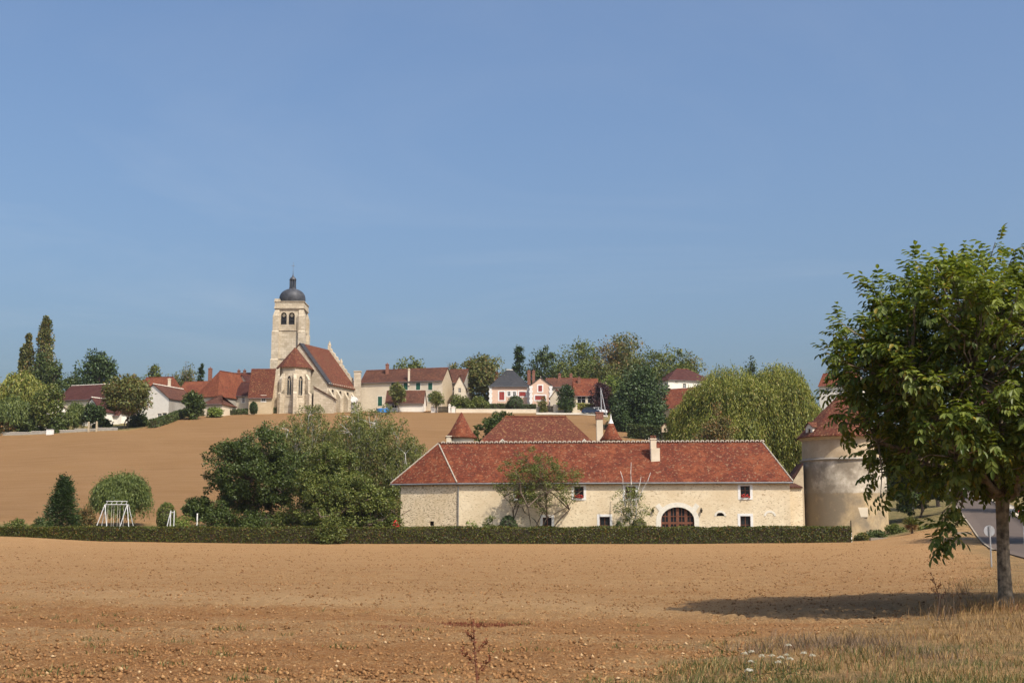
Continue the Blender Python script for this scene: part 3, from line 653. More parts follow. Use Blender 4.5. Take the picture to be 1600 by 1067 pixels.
# ------------------------------------------------------------------ dovecote
def build_dovecote():
    Y = 139.0; cx = PX(1316.5, Y); c = (cx, Y); zE, zS, zA = PZ(681, 134.6), PZ(717, 134.6), PZ(616, Y)
    root = empty('dovecote', (cx, Y, H(cx, Y)), 'round rendered dovecote tower with conical red tiled roof', 'dovecote')
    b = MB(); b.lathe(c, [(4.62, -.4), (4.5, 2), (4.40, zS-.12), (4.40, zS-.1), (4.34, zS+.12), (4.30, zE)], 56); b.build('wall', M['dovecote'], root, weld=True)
    b = MB(); b.lathe(c, [(4.38, zS-.12), (4.58, zS-.02), (4.62, zS+.08), (4.36, zS+.16)], 56); b.build('string_course', M['greywall'], root, weld=True)
    b = MB(); b.lathe(c, [(4.3, zE-.3), (4.5, zE-.12), (4.62, zE-.02), (4.62, zE+.04)], 56); b.build('cornice', M['stonewall'], root, weld=True)
    b = MB(); n = 12; b.lathe(c, [(4.5, zE+.02), (4.95, zE+.0), (4.95, zE+.1), (2.4, zE+2.75), (.12, zA), (0, zA)], n, smooth=False, a0=R(9)); rf = b.build('roof', M['tile_mottled'], root)
    b = MB(); b.lathe(c, [(.25, zA-.2), (.14, zA+.15), (.05, zA+.5), (.10, zA+.6), (.03, zA+.75), (0, zA+1.1)], 8); b.build('finial', M['lead'], root)
    for ang in (-66, 27, 118, 205):
        a = R(ang-90); d = Vector((math.cos(a), math.sin(a), 0)); p = Vector((cx, Y, 0))+d*4.35; u = Vector((-d.y, d.x, 0))
        F = Frame(p-u*.6, p+u*.6); F.p0 = p-u*.6; F.u = u; F.n = d; F.L = 1.2
        q = MB(); z0 = zE+.05; wall_open(q, F, 0, 1.2, z0, z0+1.15, [(.36, .84, z0+.2, z0+.9)], .2)
        for s in (0, 1.2): q.face([F.pt(s, z0), F.pt(s, z0+1.15), F.pt(s, z0+1.15, -1.6), F.pt(s, z0, -1.6)])
        q.face([F.pt(0, z0+1.15), F.pt(1.2, z0+1.15), F.pt(.6, z0+1.5)])
        dm = q.build('dormer', M['cream_trim'], root)
        q = MB(); q.fbox(F, .3, .9, z0+.15, z0+.95, -.26, -.2); q.build('opening', M['void'], dm)
        q = MB()
        for s, e in ((-.15, .6), (1.35, .6)):
            pts = [F.pt(s, z0+1.08, .15), F.pt(e, z0+1.62, .15), F.pt(e, z0+1.62, -2.4), F.pt(s, z0+1.08, -1.9)]
            slab(q, pts if s > 1 else pts[::-1], .08)
        q.build('dormer_roof', M['tile_mottled'], dm)
    q = MB(); a = R(-90+9); p = Vector((cx, Y, 0))+Vector((math.cos(a), math.sin(a), 0))*4.425; q.box(p.x-.6, p.x+.55, p.y-.09, p.y+.5, 2.75, 3.75); q.build('repair_patch', M['cream'], root)
build_dovecote()
def build_link():
    root = empty('outbuilding', (30.3, 135, 0), 'low cream lean-to with stone gable wedged between barn and round dovecote', 'outbuilding')
    q = MB(); q.box(PX(1226, 133.4), PX(1251.5, 133.4), 133.4, 138.6, -.3, PZ(761, 133.4)); q.build('wall', M['barn_render'], root)
    q = MB(); z = PZ(760.5, 133.4); x9 = PX(1252.3, 133.2); slab(q, [(PX(1229, 133.2), 133.2, z), (x9, 133.2, z), (x9, 136.8, z+.5), (PX(1229, 133.2), 136.8, z+.5)], .12); q.build('coping_tiles', M['tile_brown'], root)
    x0, x1 = PX(1234, 137), PX(1254, 137); za, zb = PZ(757, 137), PZ(734, 137)
    q = MB(); q.hexa([(x0, 137, 0), (x1, 137, 0), (x1, 140, 0), (x0, 140, 0), (x0, 137, za), (x1, 137, zb+.5), (x1, 140, zb+.5), (x0, 140, za)]); q.build('gable', M['stonewall'], root)
    q = MB(); slab(q, [(x0-.3, 136.8, za+.0), (x1, 136.8, zb+.75), (x1, 140.2, zb+.75), (x0-.3, 140.2, za+.0)], .12); q.build('roof', M['tile_brown'], root)
build_link()
# ------------------------------------------------------------------ manor behind the barn
mr = house('manor_house', 'manor with broad hipped mottled tile roof rising behind the barn ridge', 744, 158, 932, 158, 9.0, 697, 651, 'hip', 'cream', 'tile_mottled', hip=.78)
for x in (785, 913):
    F = Frame((PX(x-11, 157.6), 157.6), (PX(x+11, 157.6), 157.6)); z = PZ(685.5, 157.6); q = MB()
    q.fbox(F, .1, F.L-.1, z-2.2, z-.7, -1.6, 0); 
    q.face([F.pt(.1, z-.7, .02), F.pt(F.L-.1, z-.7, .02), F.pt(F.L/2, z-.1, .02)])
    for s in (0, F.L):
        pts = [F.pt(s, z-.85, .15), F.pt(F.L/2, z, .15), F.pt(F.L/2, z, -2.2), F.pt(s, z-.85, -1.6)]; slab(q, pts if s else pts[::-1], .12)
    q.build('dormer', M['cream_trim'], mr)
q = MB(); xa, xb = PX(931.5, 160), PX(943.5, 160); q.box(xa+.08, xb-.08, 160, 160.9, 6, PZ(655, 160)); q.build('chimney', M['cream'], mr)
q = MB(); q.box(xa, xb, 159.95, 160.95, PZ(655, 160), PZ(645, 160)); q.box(xa-.06, xb+.06, 159.9, 161, PZ(645, 160), PZ(643.5, 160)); q.build('chimney_stack', M['rust'], mr)
def turret(x, Y, r, ybase, yapex, label, finial):
    cx = PX(x, Y); zE, zA = PZ(ybase, Y), PZ(yapex, Y); root = empty('turret', (cx, Y, H(cx, Y)), label, 'turret')
    q = MB(); q.lathe((cx, Y), [(r*.86, H(cx, Y)-.4), (r*.84, zE)], 28); q.build('wall', M['cream'], root, weld=True)
    q = MB(); q.lathe((cx, Y), [(r*.8, zE-.1), (r*1.03, zE-.06), (r*1.03, zE+.04), (r*.72, zE+(zA-zE)*.24), (.10, zA), (0, zA)], 28); q.build('roof', M['tile_red'], root, weld=True)
    q = MB(); q.lathe((cx, Y), [(.34 if finial else .12, zA-.45), (.12, zA+.05), (.05, zA+.5), (0, zA+.85)] if finial else [(.2, zA-.25), (.12, zA), (0, zA+.1)], 10); q.build('finial', M['white'] if finial else M['tile_red'], root)
    return root
t1 = turret(720.5, 157, 1.9, 684, 645, 'wide round turret with orange-red conical roof and small side flue', False)
q = MB(); xa = PX(697.5, 155.5); q.box(xa, xa+.62, 155.5, 156.2, 7, PZ(682, 155.5)); q.box(xa-.08, xa+.7, 155.42, 156.28, PZ(682, 155.5), PZ(680.5, 155.5)); q.build('flue', M['cream'], t1)
turret(955, 160, 1.36, 687.5, 656, 'slim round turret with conical roof and white finial beside tall chimney', True)
# ------------------------------------------------------------------ church
def build_church():
    root = empty('church', (PX(456, 292), 292, H(PX(456, 292), 292)), 'limestone church with square belfry tower, black dome and polygonal apse', 'church')
    zg = H(PX(456, 285), 285)-1.0
    # tower
    Y0 = 297.0; xa, xb = PX(430, Y0, 520), PX(472.5, Y0, 520); w = xb-xa; zt = PZ(482, Y0); d = w
    F = Frame((xa, Y0), (xb, Y0)); Fr = Frame((xb, Y0), (xb, Y0+d))
    wins = []
    for x0, x1 in ((438.6, 448.2), (450.8, 460.6)):
        s0, zz = F.px(x0, 507); s1, zz2 = F.px(x1, 488); wins.append((s0, s1, zz, zz2, .85, True))
    slit = (*[F.px(x, 570)[0] for x in (429, 432.5)], PZ(579, Y0), PZ(568, Y0))
    mb = MB(); wall_open(mb, F, 0, w, zg, zt, wins+[slit], .7)
    wr = [(d*.28, d*.44, wins[0][2], wins[0][3], .85, True), (d*.56, d*.72, wins[0][2], wins[0][3], .85, True)]
    wall_open(mb, Fr, 0, d, zg, zt, wr, .7)
    mb.face([(xb, Y0+d, zg), (xa, Y0+d, zg), (xa, Y0+d, zt), (xb, Y0+d, zt)]); mb.face([(xa, Y0+d, zg), (xa, Y0, zg), (xa, Y0, zt), (xa, Y0+d, zt)])
    tw = mb.build('tower', M['church'], root)
    for Fx, ww in ((F, wins), (Fr, wr)):
        for o in ww:
            q = MB(); n = 7
            for k in range(n):
                z = o[2]+(o[3]-o[2]-.5)*k/n; q.hexa([Fx.pt(o[0], z, -.2), Fx.pt(o[1], z, -.2), Fx.pt(o[1], z+.1, -.6), Fx.pt(o[0], z+.1, -.6), Fx.pt(o[0], z+.07, -.2), Fx.pt(o[1], z+.07, -.2), Fx.pt(o[1], z+.3, -.6), Fx.pt(o[0], z+.3, -.6)])
            bw = q.build('belfry_window', M['slate'], tw)
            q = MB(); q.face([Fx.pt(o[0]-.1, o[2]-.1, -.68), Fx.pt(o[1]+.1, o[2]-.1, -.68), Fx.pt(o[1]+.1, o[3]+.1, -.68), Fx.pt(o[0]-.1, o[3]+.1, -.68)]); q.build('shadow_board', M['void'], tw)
            q = MB(); m_ = (o[0]+o[1])/2; q.fbox(Fx, m_-.05, m_+.05, o[3]-1.0, o[3]-.35, -.3, -.12); q.tube([Fx.pt(m_+.3*math.cos(t), o[3]-.72+.3*math.sin(t), -.2) for t in [math.pi*2*k/12 for k in range(13)]], .05, 5, cap=False); q.build('tracery', M['church'], tw)
    q = MB(); q.fbox(F, slit[0]-.1, slit[1]+.1, slit[2]-.1, slit[3]+.1, -.8, -.6); q.build('slit_window', M['void'], tw)
    zs1, zs2, ztop = PZ(516, Y0), PZ(560, Y0), PZ(491, Y0)
    for sx, sy in ((-1, -1), (1, -1), (1, 1), (-1, 1)):       # clasping corner buttresses in stages
        cx_, cy_ = (xa if sx < 0 else xb), (Y0 if sy < 0 else Y0+d); q = MB()
        for z0, z1, e in ((zg, zs2, .85), (zs2, zs1, .70), (zs1, ztop, .56)):
            x0, x1 = sorted((cx_+sx*e, cx_-sx*.9)); y0, y1 = sorted((cy_+sy*e, cy_-sy*.9)); q.box(x0, x1, y0, y1, z0, z1-.4)
            e2 = e-.18; X0, X1 = sorted((cx_+sx*e2, cx_-sx*.9)); Y_0, Y_1 = sorted((cy_+sy*e2, cy_-sy*.9))
            q.hexa([(x0, y0, z1-.4), (x1, y0, z1-.4), (x1, y1, z1-.4), (x0, y1, z1-.4), (X0, Y_0, z1), (X1, Y_0, z1), (X1, Y_1, z1), (X0, Y_1, z1)])
        X0, X1 = sorted((cx_+sx*.42, cx_-sx*.9)); Y_0, Y_1 = sorted((cy_+sy*.42, cy_-sy*.9)); t0, t1 = sorted((cx_+sx*.03, cx_-sx*.9)); u0, u1 = sorted((cy_+sy*.03, cy_-sy*.9))
        q.hexa([(X0, Y_0, ztop), (X1, Y_0, ztop), (X1, Y_1, ztop), (X0, Y_1, ztop), (t0, u0, ztop+1.5), (t1, u0, ztop+1.5), (t1, u1, ztop+1.5), (t0, u1, ztop+1.5)])
        q.build('buttress', M['church'], tw)
    for x in (F.px(457.5, 540)[0]+1.0,):      # mid pilaster
        q = MB(); q.fbox(F, x, x+.7, zg, ztop-.3, 0, .35); q.build('pilaster', M['church'], tw)
    for z in (zs1, zs2, PZ(600, Y0)):
        q = MB(); q.box(xa-.15, xb+.15, Y0-.15, Y0+d+.15, z-.12, z+.12); q.build('string_course', M['church'], tw)
    zp = PZ(472, Y0); q = MB(); q.box(xa-.15, xb+.15, Y0-.15, Y0+d+.15, zt-.35, zt-.05); q.box(xa-.35, xb+.35, Y0-.35, Y0+d+.35, zt-.05, zt+.3); q.box(xa-.25, xb+.25, Y0-.25, Y0+d+.25, zt+.3, zp); q.box(xa-.4, xb+.4, Y0-.4, Y0+d+.4, zp, zp+.16)
    q.build('parapet', M['church'], tw)
    q = MB(); q.box(xa-.3, xa+.9, Y0-.3, Y0+.9, zp+.16, zp+.75); q.build('corner_block', M['church'], tw)
    dc = (xa+w/2+.1, Y0+d/2); kpx = Y0/2000.0; r = 20.2*kpx
    prof = [(r*.96, zp+.1), (r*1.01, zp+.5), (r*1.03, zp+1.1), (r*1.02, zp+1.7), (r*.96, zp+2.3), (r*.85, zp+2.8), (r*.68, zp+3.2), (r*.48, zp+3.5), (r*.30, zp+3.68), (r*.27, zp+3.75)]
    q = MB(); q.lathe(dc, prof, 16, a0=R(11)); dm = q.build('dome', M['lead'], tw, weld=True)
    zl = zp+3.68; q = MB(); q.lathe(dc, [(.85, zl), (.85, zl+.35), (.7, zl+.4)], 8)
    for k in range(8):
        a = 2*math.pi*k/8; q.box(dc[0]+.66*math.cos(a)-.1, dc[0]+.66*math.cos(a)+.1, dc[1]+.66*math.sin(a)-.1, dc[1]+.66*math.sin(a)+.1, zl+.38, zl+2.15)
    q.lathe(dc, [(.25, zl+.4), (.25, zl+2.2)], 8); q.lathe(dc, [(.72, zl+2.1), (.85, zl+2.2), (.82, zl+2.4), (.6, zl+2.75), (.25, zl+3.05), (.12, zl+3.4), (.05, zl+4.0), (0, zl+4.1)], 8); q.build('lantern', M['lead'], dm)
    q = MB(); q.tube([(dc[0], dc[1], zl+3.8), (dc[0], dc[1], zl+6.6)], .035, 5); q.box(dc[0]-.4, dc[0]+.4, dc[1]-.03, dc[1]+.03, zl+5.6, zl+5.68); q.lathe(dc, [(0, zl+4.1), (.13, zl+4.22), (0, zl+4.35)], 8); q.build('cross', M['zinc'], dm)
    # apse: five sides of an octagon
    cx, cy, ra = PX(456.5, 286), 286.5, 3.65; zE, zA = PZ(573, 283), PZ(542, 286); V = []
    for k in range(6):
        a = R(-117.5+45*k-5); V.append((cx+ra*math.sin(a), cy-ra*math.cos(a)))
    mb = MB(); wn_ = []
    for k in range(5):
        Fk = Frame(V[k], V[k+1]); o = []
        if k in (1, 2, 3): o = [(Fk.L/2-.48, Fk.L/2+.48, PZ(617, 283), PZ(587, 283), 1.0, True)]
        wall_open(mb, Fk, 0, Fk.L, zg, zE, o, .4); wn_ += [(Fk, o[0])] if o else []
    ap = mb.build('apse', M['church'], root)
    for Fk, o in wn_:
        q = MB(); q.face([Fk.pt(o[0], o[2], -.36), Fk.pt(o[1], o[2], -.36), Fk.pt(o[1], o[3], -.36), Fk.pt(o[0], o[3], -.36)]); wo_ = q.build('lancet_window', M['glass'], ap)
        q = MB(); m_ = (o[0]+o[1])/2; q.fbox(Fk, m_-.06, m_+.06, o[2], o[3]-.6, -.34, -.2); q.tube([Fk.pt(m_+.26*math.cos(t), o[3]-.75+.26*math.sin(t), -.26) for t in [math.pi*2*k/12 for k in range(13)]], .06, 5, cap=False); q.fbox(Fk, o[0]-.12, o[1]+.12, o[2]-.3, o[2]-.02, -.1, .1); q.build('tracery', M['church'], wo_)
    for k in (1, 2, 3, 4):
        v = Vector((V[k][0], V[k][1], 0)); n = Vector((v.x-cx, v.y-cy, 0)).normalized(); u = Vector((-n.y, n.x, 0)); q = MB(); zb1, zb2 = PZ(612, 283), PZ(588, 283)
        for a0, a1, z0, z1, z2 in ((-.3, 1.3, zg, zb1-.5, zb1+.4), (-.3, .85, zb1-.5, zb2-.6, zb2+.5)):
            c_ = [v+n*a1-u*.38, v+n*a1+u*.38, v+n*a0+u*.38, v+n*a0-u*.38]; up = lambda p, z: (p.x, p.y, z)
            q.hexa([up(p, z0) for p in c_]+[up(c_[0], z1), up(c_[1], z1), up(c_[2], z2+.5), up(c_[3], z2+.5)])
        q.build('buttress', M['church'], ap)
    q = MB(); q.prism([(cx+(p[0]-cx)*1.06, cy+(p[1]-cy)*1.06) for p in V], zE-.2, zE+.05); q.build('cornice', M['church'], ap)
    q = MB(); E = [Vector((cx+(p[0]-cx)*1.12, cy+(p[1]-cy)*1.12, zE+.02)) for p in V]; apex = Vector((cx, cy, zA)); back = Vector((cx, 292, zA))
    for k in range(5): slab(q, [E[k], E[k+1], apex], .1)
    slab(q, [E[5], (E[5].x, 292, zE), back, apex], .1); slab(q, [(E[0].x, 292, zE), E[0], apex, back], .1); q.build('apse_roof', M['tile_mottled'], root)
    # nave: gabled, running back and to the right
    fr = Vector((PX(465, 290), 290, 0)); ax = Vector((.42, .91, 0)).normalized(); rt = Vector((.91, -.42, 0)).normalized(); rt = Vector((1, -.1, 0)).normalized()
    zR, zN = PZ(536.5, 290), PZ(597, 290); hw = PX(510, 290)-fr.x; Ln = 12.5; ax = Vector((.39, .92, 0))
    p = lambda s, t, z: fr+rt*s+ax*t+Vector((0, 0, z))
    mb = MB(); mb.face([p(-hw, 0, zg), p(hw, 0, zg), p(hw, 0, zN), p(0, 0, zR-.15), p(-hw, 0, zN)]); Fn = Frame(p(hw, 0, 0), p(hw, Ln, 0))
    wall_open(mb, Fn, 0, Fn.L, zg, zN, [(2+3.4*k, 3+3.4*k, PZ(625, 290), PZ(607, 290), .6, True) for k in range(3)], .35)
    mb.face([p(hw, Ln, zg), p(-hw, Ln, zg), p(-hw, Ln, zN), p(0, Ln, zR-.15), p(hw, Ln, zN)]); mb.face([p(-hw, Ln, zg), p(-hw, 0, zg), p(-hw, 0, zN), p(-hw, Ln, zN)])
    nv = mb.build('nave', M['church'], root)
    for k in range(3):
        q = MB(); q.face([Fn.pt(1.9+3.4*k, PZ(626, 290), -.33), Fn.pt(3.1+3.4*k, PZ(626, 290), -.33), Fn.pt(3.1+3.4*k, PZ(606, 290), -.33), Fn.pt(1.9+3.4*k, PZ(606, 290), -.33)]); q.build('nave_window', M['glass'], nv)
    for s in (.5, 4.0, 7.4, 10.8):
        q = MB(); zb = PZ(606, 290); q.hexa([Fn.pt(s, zg, 1.2), Fn.pt(s+.8, zg, 1.2), Fn.pt(s+.8, zg, -.1), Fn.pt(s, zg, -.1), Fn.pt(s, zb-2, 1.2), Fn.pt(s+.8, zb-2, 1.2), Fn.pt(s+.8, zb, -.1), Fn.pt(s, zb, -.1)]); q.build('buttress', M['church'], nv)
    for k in range(14):
        q = MB() if k == 0 else q; q.fbox(Fn, .3+.85*k, .55+.85*k, zN-.55, zN-.15, 0, .35)
    q.build('corbels', M['church'], nv)
    k = (zR-zN)/hw; oh = .45; top = Vector((0, 0, .12)); sl_ = 1.7
    q = MB(); slab(q, [p(hw+oh, sl_, zN-oh*k)+top, p(hw+oh, Ln+.1, zN-oh*k)+top, p(0, Ln+.1, zR)+top, p(0, sl_, zR)+top], .16); slab(q, [p(-hw-oh, Ln, zN-oh*k)+top, p(-hw-oh, -.2, zN-oh*k)+top, p(0, -.2, zR)+top, p(0, Ln, zR)+top], .16); q.build('nave_roof', M['tile_mottled'], root)
    q = MB(); slab(q, [p(hw+oh, -.25, zN-oh*k)+top*1.3, p(hw+oh, sl_, zN-oh*k)+top*1.3, p(0, sl_, zR)+top*1.3, p(0, -.25, zR)+top*1.3], .2); q.build('slate_strip', M['slate'], root)
    q = MB()      # raised stepped coping on the far gable
    for i in range(9):
        a = i/9; s0, s1 = hw*a, hw*(i+1)/9; z0 = zR-(zR-zN)*a; q.hexa([p(s0, Ln, zN-1), p(s1, Ln, zN-1), p(s1, Ln+.6, zN-1), p(s0, Ln+.6, zN-1), p(s0, Ln, z0+.75), p(s1, Ln, z0+.25), p(s1, Ln+.6, z0+.25), p(s0, Ln+.6, z0+.75)])
    q.build('gable_coping', M['church'], root)
    for s, hgt in ((.05, 2.4), (hw*.45, 2.1)):
        q = MB(); z0 = zR-(zR-zN)*s/hw; c_ = p(s, Ln+.3, 0); q.box(c_.x-.35, c_.x+.35, c_.y-.35, c_.y+.35, z0, z0+hgt*.55); q.lathe(c_, [(.42, z0+hgt*.55), (.12, z0+hgt*.9), (0, z0+hgt)], 4); q.build('pinnacle', M['church'], root)
    c_ = p(hw+.5, Ln+.3, 0); q = MB(); q.box(c_.x-.8, c_.x+.75, c_.y-.8, c_.y+.8, zg, PZ(581, 300)); q.box(c_.x-.9, c_.x+.85, c_.y-.9, c_.y+.9, PZ(581, 300), PZ(579, 300)); q.build('corner_turret', M['church'], root)
    # low chapel lean-to in front of the nave and stone half gable on the other flank
    q = MB(); x0, x1 = PX(488, 286), PX(519, 286); za, zb = PZ(604, 286), PZ(622, 286); q.hexa([(x0, 286, zg), (x1, 286, zg), (x1, 291, zg), (x0, 291, zg), (x0, 286, za), (x1, 286, zb), (x1, 291, zb), (x0, 291, za)]); ch = q.build('chapel', M['church'], root)
    q = MB(); slab(q, [(x0-.1, 285.7, za+.15), (x1+.3, 285.7, zb+.05), (x1+.3, 291, zb+.05), (x0-.1, 291, za+.15)], .15); q.build('chapel_roof', M['tile_brown'], ch)
    q = MB(); x0, x1 = PX(403, 283.5), PX(434, 283.5); q.hexa([(x0, 283.5, zg), (x1, 283.5, zg), (x1, 290, zg), (x0, 290, zg), (x0, 283.5, PZ(599, 283.5)), (x1, 283.5, PZ(574, 283.5)), (x1, 290, PZ(574, 283.5)), (x0, 290, PZ(599, 283.5))]); q.build('half_gable', M['church'], root)
build_church()
house('sacristy', 'ochre stone sacristy with steep red roof attached beside the church', 386.5, 281, 423, 281, 5.5, 618, 577, 'gable', 'church_ochre', 'tile_mottled', [('glass', 409, 618.5, 414.5, 627)], cat='building', trim=.25)
# ------------------------------------------------------------------ village houses
G_ = 'village houses on the hill'
house('farmhouse', 'long cream two-storey farmhouse with closed dark green shutters', 562, 303, 690.5, 297.5, 7.5, 595.5, 577, 'gable', 'cream', 'tile_brown',
      [('green', 611.5, 598, 618, 609), ('green', 630.5, 598, 637, 609), ('green', 650, 598, 656.5, 609), ('green', 669, 598, 675.5, 609), ('door_green', 590.5, 619.5, 597, 634), ('green', 669, 615.5, 675.5, 627)],
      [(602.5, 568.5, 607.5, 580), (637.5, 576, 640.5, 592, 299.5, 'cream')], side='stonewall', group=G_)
house('lean_to_shed', 'low shed with reddish tile roof against the green-shuttered farmhouse', 602, 293, 661, 292.5, 4.5, 628.5, 611, 'gable', 'whitewall', 'tile_brown', [('dark', 612, 630, 620, 637)], cat='shed')
house('rear_wing', 'brown roofed wing behind the end of the green-shuttered farmhouse', 696, 305, 724, 304, 8, 597, 577.5, 'gable', 'greywall', 'tile_brown', [('dark', 702, 600, 707, 612)], group=G_)
house('cottage', 'small gabled cottage half hidden by the large olive tree', 709, 299, 727, 299, 7, 604, 587, 'front', 'cream', 'tile_brown', [('dark', 716, 606, 720, 613)], group=G_)
house('villa', 'pink villa with hipped slate roof and red shutters', 766, 305, 826.5, 305, 9, 602.5, 578, 'hip', 'pinkwall', 'slate',
      [('red', 780, 612, 788, 625), ('glass', 793, 612, 797.5, 618.5), ('glass', 801.5, 612, 806, 618.5), ('red', 811, 612, 821.5, 619)], [(774, 582, 778.5, 596, 309), (824, 579, 829, 597, 310), (831.5, 579, 836, 597, 310)], group=G_, ridge_mat='cream_trim', trim=.3, hip=.85)
house('villa_wing', 'pink gabled pavilion with slate roof and tall red shuttered window', 829, 302.5, 861.5, 302.5, 10, 601.5, 589.5, 'front', 'pinkwall', 'slate', [('red', 841, 602, 847, 611.5), ('red', 836, 618, 852, 625)], group=G_, ridge_mat='cream_trim', trim=.3)
for x in (766.3, 826, 829.8, 861):
    Y = 304.9 if x < 828 else 302.4; q = MB(); z0 = H(PX(x, Y), Y)-.3
    n = 12; zt = PZ(603, Y)
    for k in range(n): w = .42 if k % 2 else .28; q.box(PX(x, Y)-w, PX(x, Y)+w, Y-.05, Y+.3, z0+(zt-z0)*k/n, z0+(zt-z0)*(k+1)/n-.02)
    par = [o for o in bpy.data.objects if o.name == ('villa' if x < 828 else 'villa_wing')][0]; q.build('quoins', M['white'], par)
house('long_house', 'long pale brown roofed house with two chimneys behind the pink villa', 852, 319, 906, 318, 8, 604, 591, 'gable', 'cream', 'tile_brown', (), [(872, 584, 876.5, 594), (890, 584, 894.5, 594)], group=G_)
house('garden_annex', 'tiny cream gabled annex beside the pink villa', 860, 299.5, 879, 299, 5, 621, 609, 'front', 'cream', 'tile_brown', [('dark', 871, 613, 874.5, 620)], cat='shed')
house('red_roof_house', 'house with steep red roof and dark porch near parked cars', 897.5, 303, 936, 303, 9, 617.5, 592, 'gable', 'cream', 'tile_red', [('dark', 902, 619, 915, 630), ('dark', 918, 619, 933, 630)], [(902.5, 589.5, 907, 598, 306)], group=G_)
house('white_house', 'white house under a dark maroon hipped roof above the red barn roof', 1046, 318, 1116, 322, 9, 594, 577, 'hip', 'whitewall', 'tile_dark', [('glass', 1055, 595.5, 1059, 598), ('glass', 1067, 599, 1072, 607)], group=G_, hip=1.0)
house('red_barn', 'plain barn with smooth red roof beside the tall weeping willow', 1026, 272, 1072, 268, 12, 637, 607.5, 'gable', 'stonewall', 'tile_red', cat='barn', ridge_mat='cream_trim')
house('gable_house', 'white house with red roof showing left of the walnut crown', 1283, 292, 1340, 288, 9, 601.5, 583, 'gable', 'whitewall', 'tile_red', [('glass', 1290, 606, 1295, 614)], group=G_)
house('roadside_house', 'pale house with brown roof glimpsed through the walnut leaves', 1488, 238, 1592, 232, 10, 645, 588, 'gable', 'whitewall', 'tile_brown', [('glass', 1512, 655, 1522, 675), ('glass', 1545, 655, 1555, 675), ('glass', 1570, 655, 1580, 675)], group=G_)
M['brickwall'] = stone('terracotta_wall', (.36, .18, .11), (.28, .13, .08), (.2, .1, .06), 1, .66)
house('brick_house', 'low terracotta walled house at the far end of the road', 1497, 292, 1640, 286, 9, 740, 712, 'gable', 'brickwall', 'tile_brown', [('glass', 1530, 745, 1536, 757), ('glass', 1560, 745, 1566, 757), ('glass', 1585, 745, 1591, 757)], group=G_)
house('hill_barn', 'long barn with dark maroon roof and pale ridge on the left slope', 86.5, 277, 158.5, 273, 9, 623.5, 601.5, 'gable', 'cream', 'tile_dark', cat='barn', ridge_mat='cream_trim')
house('white_gable_cottage', 'white cottage with steep maroon roof in front of the long hill barn', 127, 261.5, 153.5, 259.5, 10, 641, 621.5, 'front', 'whitewall', 'tile_dark', [('dark', 146, 650, 150, 657)], group=G_, ridge_mat='cream_trim')
house('garden_shed', 'low cream shed behind the multi-stemmed tree', 160, 263, 183, 263, 5, 649, 640, 'gable', 'whitewall', 'tile_brown', [('dark', 170, 651, 176, 658)], cat='shed')
house('corner_house', 'narrow white house with maroon roof beside the green weeping willow', 30, 262, 46, 258, 8, 641, 624, 'gable', 'whitewall', 'tile_dark', [('red', 36, 645, 40, 655)], group=G_, ridge_mat='cream_trim')
house('small_orange_house', 'small house with orange roof among the yellow willows', 14, 272, 32, 270, 6, 625, 615, 'gable', 'cream', 'tile_orange', (), [(29, 611, 31.5, 618)], group=G_)
house('orange_barn', 'barn with bright orange roof behind the white gable house', 196, 297, 268, 295, 9, 622, 589.5, 'hip', 'cream', 'tile_orange', (), [(206, 586, 210, 594, 299)], cat='barn', hip=.5)
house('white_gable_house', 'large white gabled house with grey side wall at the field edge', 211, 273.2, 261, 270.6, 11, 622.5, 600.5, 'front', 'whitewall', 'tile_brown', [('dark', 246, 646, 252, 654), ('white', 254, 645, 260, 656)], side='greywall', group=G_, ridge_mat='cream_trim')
house('long_orange_house', 'long low house with orange tiled roof and cream flue', 272, 294, 345, 291, 8, 617, 596, 'gable', 'cream', 'tile_orange', [('glass', 281, 620, 286, 628)], [(262.5, 591, 266.5, 602, 296, 'cream')], group=G_)
house('grange', 'large farmhouse with hipped orange roof end and grey side walls', 303, 285, 338, 282, 13, 617, 580.5, 'front', 'cream', 'tile_orange', [('glass', 310, 607.5, 315, 616)], [(325.5, 575, 331, 585, 286)], side='greywall', hipf=4.0, group=G_)  # side walls take a greyer, darker material than the front
house('dark_roof_house', 'house with dark maroon roof behind the grange', 345, 303, 389, 302, 8, 599, 583, 'gable', 'cream', 'tile_dark', (), [(371, 578, 375, 588), (380, 578, 384, 588)], group=G_)
house('narrow_gable_house', 'narrow cream gabled house between grange and church', 363, 294, 387, 292, 8, 602, 586, 'front', 'cream', 'tile_dark', [('glass', 378, 604, 382, 612)], group=G_)
house('dark_shed', 'low house with plain dark roof next to the sacristy', 362, 288, 386, 286, 6, 617, 597, 'gable', 'cream', 'tile_dark', [('glass', 378, 620, 382, 629)], group=G_)
house('garage', 'small garage with hipped brown roof below the grange', 313, 277, 345, 276, 7, 631, 618, 'hip', 'cream', 'tile_brown', cat='shed', hip=.9)
